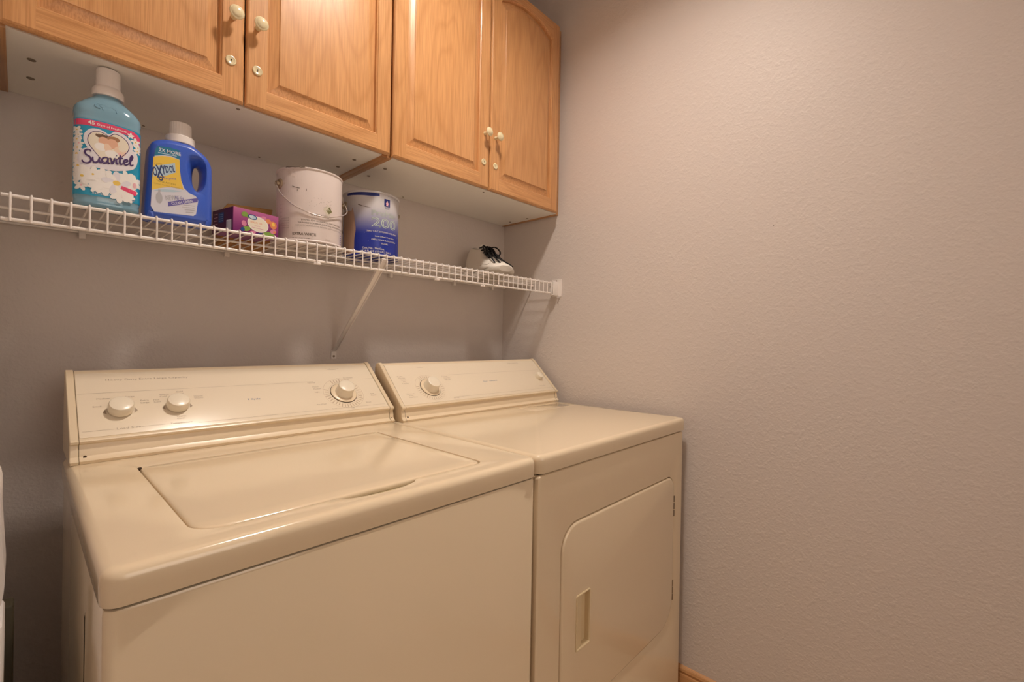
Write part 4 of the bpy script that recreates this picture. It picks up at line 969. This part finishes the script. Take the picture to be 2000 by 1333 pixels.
for k in range(26): A_.stroke([(ofs+0.005+rn.random()*0.06, 0.118+rn.random()*0.020)]*1+[(ofs+0.008+rn.random()*0.06, 0.118+rn.random()*0.020)], 0.0004, C_FINK) if False else A_.ell(ofs+0.004+rn.random()*0.062, 0.112+rn.random()*0.026, 0.0008+rn.random()*0.0010, 0.0006, C_FINK, rn.random()*3, 6)
for k in range(7): A_.stroke([(ofs+0.105, 0.050-0.006*k), (ofs+0.116, 0.050-0.006*k)], 0.0018, C_OP)
A_.done('label_print', pc, 'dark brown label print with a diamond emblem')
# chipped rim: bare metal arc
A_ = Art(lambda u, v, l: ((RC+0.0023+l)*math.sin(u), -(RC+0.0023+l)*math.cos(u), v))
A_.stroke([(-1.15+0.06*i, HC-0.0015+0.0006*math.sin(i*2.1)) for i in range(11)], 0.0022, C_INK)
A_.done('rim_wear', pc)

RB, HB = 0.0825, 0.1900
pb = thing('blue_paint_can', (-0.7820, -0.1850, SZ+0.0006), 'blue and white gallon paint can with large outlined 200, right of the white can', 'paint can')
MBL = two_tone_mat('blue_white_can_print', (0.008, 0.026, 0.30, 1), (0.60, 0.58, 0.60, 1), 0.058, 0.158)
can_body(pb, RB, HB, MBL)
bm = bmesh.new(); lathe(bm, [(RB-0.013, HB-0.004), (RB-0.018, HB-0.002), (RB-0.022, HB-0.005), (0.0003, HB-0.005)], 48, cap0=False); obj('lid', bm, MEAR, pb)
ear(pb, math.radians(-96), 0.150, RB); ear(pb, math.radians(84), 0.150, RB)
bm = bmesh.new()
pts = []
for i in range(33):
    t = i/32; a = math.radians(84)+PI*t; rad = RB+0.0085-0.004*math.sin(PI*t)**0.5
    pts.append((rad*math.sin(a), -rad*math.cos(a), 0.150-0.100*math.sin(PI*t)**0.8))
tube(bm, pts, 0.00135, 8); obj('bail_handle', bm, bpy.data.materials['bail_wire'], pb)
C_DB = mat('print_deep_blue', (0.004, 0.014, 0.16, 1), 0.3); C_GW = mat('print_grey_white', (0.66, 0.63, 0.62, 1), 0.4); C_GB = mat('print_green_white', (0.55, 0.66, 0.55, 1), 0.35); C_BK = mat('back_label_beige', (0.46, 0.30, 0.22, 1), 0.5)
A_ = Art(cyl(RB, 0.949, -0.0110)); o2 = -0.006
# beige instruction label wrapping the left side, with its wavy edge
A_.grid(-0.150, -0.098, 0.006, 0.150, C_BK, 10, 12)
A_.fan(catmull([(-0.102, 0.02), (-0.0945, 0.030), (-0.0935, 0.060), (-0.0895, 0.090), (-0.0935, 0.120), (-0.098, 0.148), (-0.104, 0.148)], 4, True), C_BK)
A_.grid(-0.125, -0.020, 0.1965, 0.2055, C_DB, 24, 1, bot=lambda u: 0.1945+0.004*max(0, (u+0.045)/0.03) if u > -0.045 else 0.1945+0.0035*(abs(u+0.045)/0.08))
A_.stroke(catmull([(-0.083, 0.168), (-0.070, 0.163), (-0.055, 0.160), (-0.045, 0.158)], 4), lambda t: 0.0022*(1-t)+0.0004, C_INK)
A_.poly([(o2+0.0010, 0.1690), (o2+0.0210, 0.1690), (o2+0.0210, 0.1925), (o2+0.0010, 0.1925)], C_DB)
A_.ell(o2+0.0110, 0.1850, 0.0022, 0.0026, C_SKIN2); A_.ell(o2+0.0110, 0.1790, 0.0045, 0.0048, C_LPINK); A_.poly([(o2+0.0065, 0.1715), (o2+0.0155, 0.1715), (o2+0.0130, 0.178), (o2+0.0090, 0.178)], C_LPINK)
A_.text('SHERWIN', o2+0.0030, 0.1645, 0.0026, C_DB, width=1.1); A_.text('WILLIAMS', o2+0.0030, 0.1610, 0.0026, C_DB, width=1.0)
A_.text('ProMar', o2-0.038, 0.1370, 0.0155, C_GB, outline=0.018, width=1.25)
A_.text('200', o2-0.038, 0.1010, 0.0290, C_GB, outline=0.020, width=1.38)
A_.text('ZERO V.O.C. INTERIOR LATEX PAINT', o2-0.050, 0.0845, 0.0044, C_GW, bold=0.02, width=0.98); A_.stroke([(o2-0.056, 0.0810), (o2+0.062, 0.0810)], 0.0010, C_GW)
A_.text('Low Odor / Poco Olor', o2-0.026, 0.0700, 0.0042, C_GW, bold=0.02, width=1.15); A_.text('EXTRA WHITE BLANCO EXTRA', o2-0.036, 0.0590, 0.0042, C_GW, bold=0.02, width=0.98); A_.stroke([(o2-0.045, 0.0555), (o2+0.060, 0.0555)], 0.0008, C_GW); A_.text('EG-SHEL', o2-0.006, 0.0485, 0.0040, C_GW, bold=0.02)
A_.text('Cont. Net. / Net Cont.', o2-0.062, 0.0310, 0.0056, C_GW, bold=0.02, width=0.86); A_.text('124 FL OZ (.97 GAL) 3,66 L', o2-0.062, 0.0215, 0.0056, C_GW, bold=0.02, width=0.95); A_.text('B20W12651', o2-0.062, 0.0125, 0.0050, C_GW, width=0.9)
for k in range(8): A_.ell(0.010+0.0085*k, 0.2035-rn.random()*0.004, 0.002, 0.0010, C_INK if k % 3 else C_DB, rn.random(), 8)
A_.done('label_print', pb, 'outlined number and white print on blue')

# ------------------------------------------------------------------ sneaker
sn = thing('sneaker', (-0.2640, -0.1720, SZ), 'white sneaker with loose black laces at the right end of the shelf', 'shoe', rz=math.radians(-106))
sn.scale = (1.02, 1.2, 1.0)
MSHOE = mat('white_leather', (0.84, 0.79, 0.72, 1), 0.45, 0.4, bump=(140, 0.08, 0.0006)); MSOLE = mat('grey_rubber_sole', (0.55, 0.50, 0.44, 1), 0.6); MLACE = mat('black_lace', (0.010, 0.009, 0.010, 1), 0.7, 0.3); MLIN = mat('shoe_lining', (0.16, 0.09, 0.05, 1), 0.8)
# local x: heel (-0.135) to toe (+0.140)
st = [(-0.135, 0.052, 0.030, 0.0), (-0.120, 0.070, 0.038, 0.0), (-0.085, 0.076, 0.042, 0.0), (-0.040, 0.072, 0.041, 0.0), (0.010, 0.082, 0.044, 0.002), (0.060, 0.096, 0.050, 0.004), (0.095, 0.092, 0.048, 0.002), (0.122, 0.070, 0.036, 0.0), (0.138, 0.036, 0.018, 0.0)]
bm = bmesh.new()
def sec(x, w2, z0, z1, cy, fl=1.0, n=20, p=3.0):
    L = []
    for i in range(n):
        a = 2*PI*i/n; c, s = math.cos(a), math.sin(a)
        L.append((x, cy+w2*math.copysign(abs(c)**(2/p), c), (z0+z1)/2+(z1-z0)/2*math.copysign(abs(s)**(2/p), s)))
    return L
stc = catmull(st, 4)
loft(bm, [sec(x, w_/2+0.003, 0.0005+(0.010*max(0, (x-0.09)/0.05)**2), 0.026+(0.006*max(0, (x-0.10)/0.04)), cy) for x, w_, _, cy in stc]); obj('sole', bm, MSOLE, sn, angle=40)
bm = bmesh.new()
# upper: rows of arch-shaped sections, open at the collar
rows = []
def top(x):   # height of the upper's ridge
    pts_ = [(-0.137, 0.070), (-0.128, 0.125), (-0.110, 0.146), (-0.085, 0.142), (-0.055, 0.134), (-0.030, 0.130), (-0.012, 0.120), (0.012, 0.097), (0.035, 0.081), (0.06, 0.066), (0.09, 0.053), (0.12, 0.043), (0.140, 0.030)]
    for (a, b), (c, d_) in zip(pts_, pts_[1:]):
        if a <= x <= c: return b+(d_-b)*(x-a)/(c-a)
    return pts_[-1][1]
def arch_row(x, w_, cy, open_w):
    h_ = top(x); L = []
    for i in range(17):
        u = -1+2*i/16
        ang = (u+1)/2*PI
        yy = -math.cos(ang); zz = math.sin(ang)
        k = 0.86 if x < -0.03 else max(0.60, 0.86-3.2*(x+0.03))
        wy = w_/2*math.copysign(abs(yy)**0.75, yy)*(1-(1-k)*zz**1.5)
        L.append((x, cy+wy, 0.022+(h_-0.022)*zz**0.72))
    return L
vs = []
for x, w_, _, cy in stc: vs.append([bm.verts.new(p) for p in arch_row(x, w_, cy, 0)])
xs = [q[0] for q in stc]
for i in range(len(vs)-1):
    for j in range(16):
        mid = (xs[i]+xs[i+1])/2
        if -0.112 < mid < -0.024 and 5 <= j <= 10: continue         # collar opening
        if -0.024 <= mid < 0.050 and 6 <= j <= 9: continue          # throat
        bm.faces.new((vs[i][j], vs[i][j+1], vs[i+1][j+1], vs[i+1][j]))
bm.faces.new(vs[-1])
bm.faces.new(vs[0][::-1])
up_ = obj('upper', bm, MSHOE, sn, angle=60)
md = up_.modifiers.new('s', 'SOLIDIFY'); md.thickness = 0.004; md.offset = -1
md = up_.modifiers.new('b', 'SUBSURF'); md.levels = 1; md.render_levels = 1
bm = bmesh.new(); box(bm, -0.108, -0.020, -0.022, 0.022, 0.028, 0.090, 0.008); box(bm, -0.03, 0.045, -0.017, 0.017, 0.030, 0.062, 0.004); obj('lining', bm, MLIN, sn)
bm = bmesh.new()   # padded tongue rising out of the throat
tg = catmull([(0.052, 0.012, 0.066), (0.030, 0.014, 0.080), (0.008, 0.016, 0.096), (-0.014, 0.019, 0.114), (-0.026, 0.020, 0.128), (-0.030, 0.015, 0.136)], 4)
loft(bm, [[(x+dx*0.004, y_, z+dz) for dx, y_, dz in ((0, -w_, -0.004), (0, -w_*0.6, 0.001), (0, w_*0.6, 0.001), (0, w_, -0.004), (1, w_*0.8, -0.008), (1, -w_*0.8, -0.008))] for x, w_, z in tg])
obj('tongue', bm, MSHOE, sn)
bm = bmesh.new()
for k, x in enumerate((0.048, 0.036, 0.024, 0.012, 0.000, -0.012)):
    z = top(x)+0.003; w_ = 0.018+0.0012*k
    tube(bm, [(x+0.003, -w_, z-0.006), (x, -w_*0.5, z+0.002), (x-0.006, w_*0.5, z+0.003), (x-0.008, w_, z-0.005)], 0.0022, 6)
    tube(bm, [(x+0.003, w_, z-0.006), (x, w_*0.5, z+0.0035), (x-0.006, -w_*0.5, z+0.0035), (x-0.008, -w_, z-0.005)], 0.0022, 6)
# loose bows and ends hanging down the side that faces the room
for P_ in ([(-0.006, -0.002, 0.116), (0.010, -0.022, 0.124), (0.034, -0.032, 0.104), (0.038, -0.024, 0.082), (0.020, -0.010, 0.098), (0.000, -0.002, 0.114)],
           [(-0.006, 0.002, 0.116), (0.012, 0.020, 0.122), (0.036, 0.028, 0.100), (0.036, 0.020, 0.084), (0.018, 0.010, 0.100), (0.000, 0.002, 0.114)],
           [(-0.004, 0.0, 0.116), (0.020, -0.014, 0.112), (0.046, -0.018, 0.086), (0.068, -0.020, 0.070), (0.092, -0.024, 0.056), (0.112, -0.026, 0.044)],
           [(-0.004, 0.0, 0.116), (0.022, -0.002, 0.112), (0.050, -0.004, 0.084), (0.074, -0.006, 0.067), (0.100, -0.010, 0.054), (0.120, -0.012, 0.044)],
           [(-0.004, 0.0, 0.116), (0.020, 0.008, 0.112), (0.046, 0.008, 0.086), (0.070, 0.008, 0.069), (0.096, 0.006, 0.056)],
           [(-0.004, 0.0, 0.116), (0.018, -0.012, 0.120), (0.030, -0.022, 0.098), (0.050, -0.026, 0.076), (0.040, -0.012, 0.088), (0.014, 0.0, 0.108)],
           [(0.030, 0.016, 0.092), (0.056, 0.028, 0.066), (0.084, 0.038, 0.048), (0.108, 0.038, 0.036)]):
    tube(bm, catmull(P_, 6), 0.0027, 7)
obj('laces', bm, MLACE, sn)
A_ = Art(lambda u, v, l: (u, -0.0400-l-0.002, v))
for a, b in ((-0.125, -0.050), (0.030, 0.105)):
    bm = bmesh.new(); pts_ = []
    for i in range(13):
        x = a+(b-a)*i/12
        w_ = min(stc, key=lambda q: abs(q[0]-x)); pts_.append((x, w_[3]-w_[1]/2-0.0008, 0.040+0.004*math.sin(i*0.5)))
    tube(bm, pts_, 0.0009, 5); obj('stitching', bm, MSOLE, sn)
A_.bm.free()

# ------------------------------------------------------------------ slim folded board at the far left
fb = thing('folded_board', (-1.566, -0.62, 0), 'slim white folded board standing beside the washer at the far left edge', 'board')
MFB = mat('white_board_cover', (0.80, 0.76, 0.74, 1), 0.5)
def FB(o): o.parent = fb; o.matrix_parent_inverse = Matrix.Translation(-Vector(fb.location)); return o
bm = bmesh.new()
pr = catmull([(-1.588, 0.800), (-1.556, 0.800), (-1.5435, 0.812), (-1.5385, 0.840), (-1.5400, 0.880), (-1.5425, 0.930), (-1.5440, 0.972), (-1.560, 0.995), (-1.588, 0.995)], 4, True)
loft(bm, [[(x, y, z) for x, z in pr] for y in (-0.64, -0.55)]); FB(obj('padded_top', bm, MFB, angle=40))
bm = bmesh.new(); box(bm, -1.588, -1.5385, -0.66, -0.57, 0.016, 0.798, 0.005); FB(obj('cover', bm, MFB))
bm = bmesh.new(); box(bm, -1.588, -1.5300, -0.565, -0.53, 0.016, 0.782, 0.004); FB(obj('dark_slab', bm, mat('dark_olive', (0.04, 0.032, 0.015, 1), 0.6)))  # plain dark slab standing behind the white board
for y in (-0.63, -0.55):
    bm = bmesh.new(); box(bm, -1.585, -1.542, y-0.01, y+0.01, 0.0, 0.018, 0.002); FB(obj('foot', bm, MDARK))
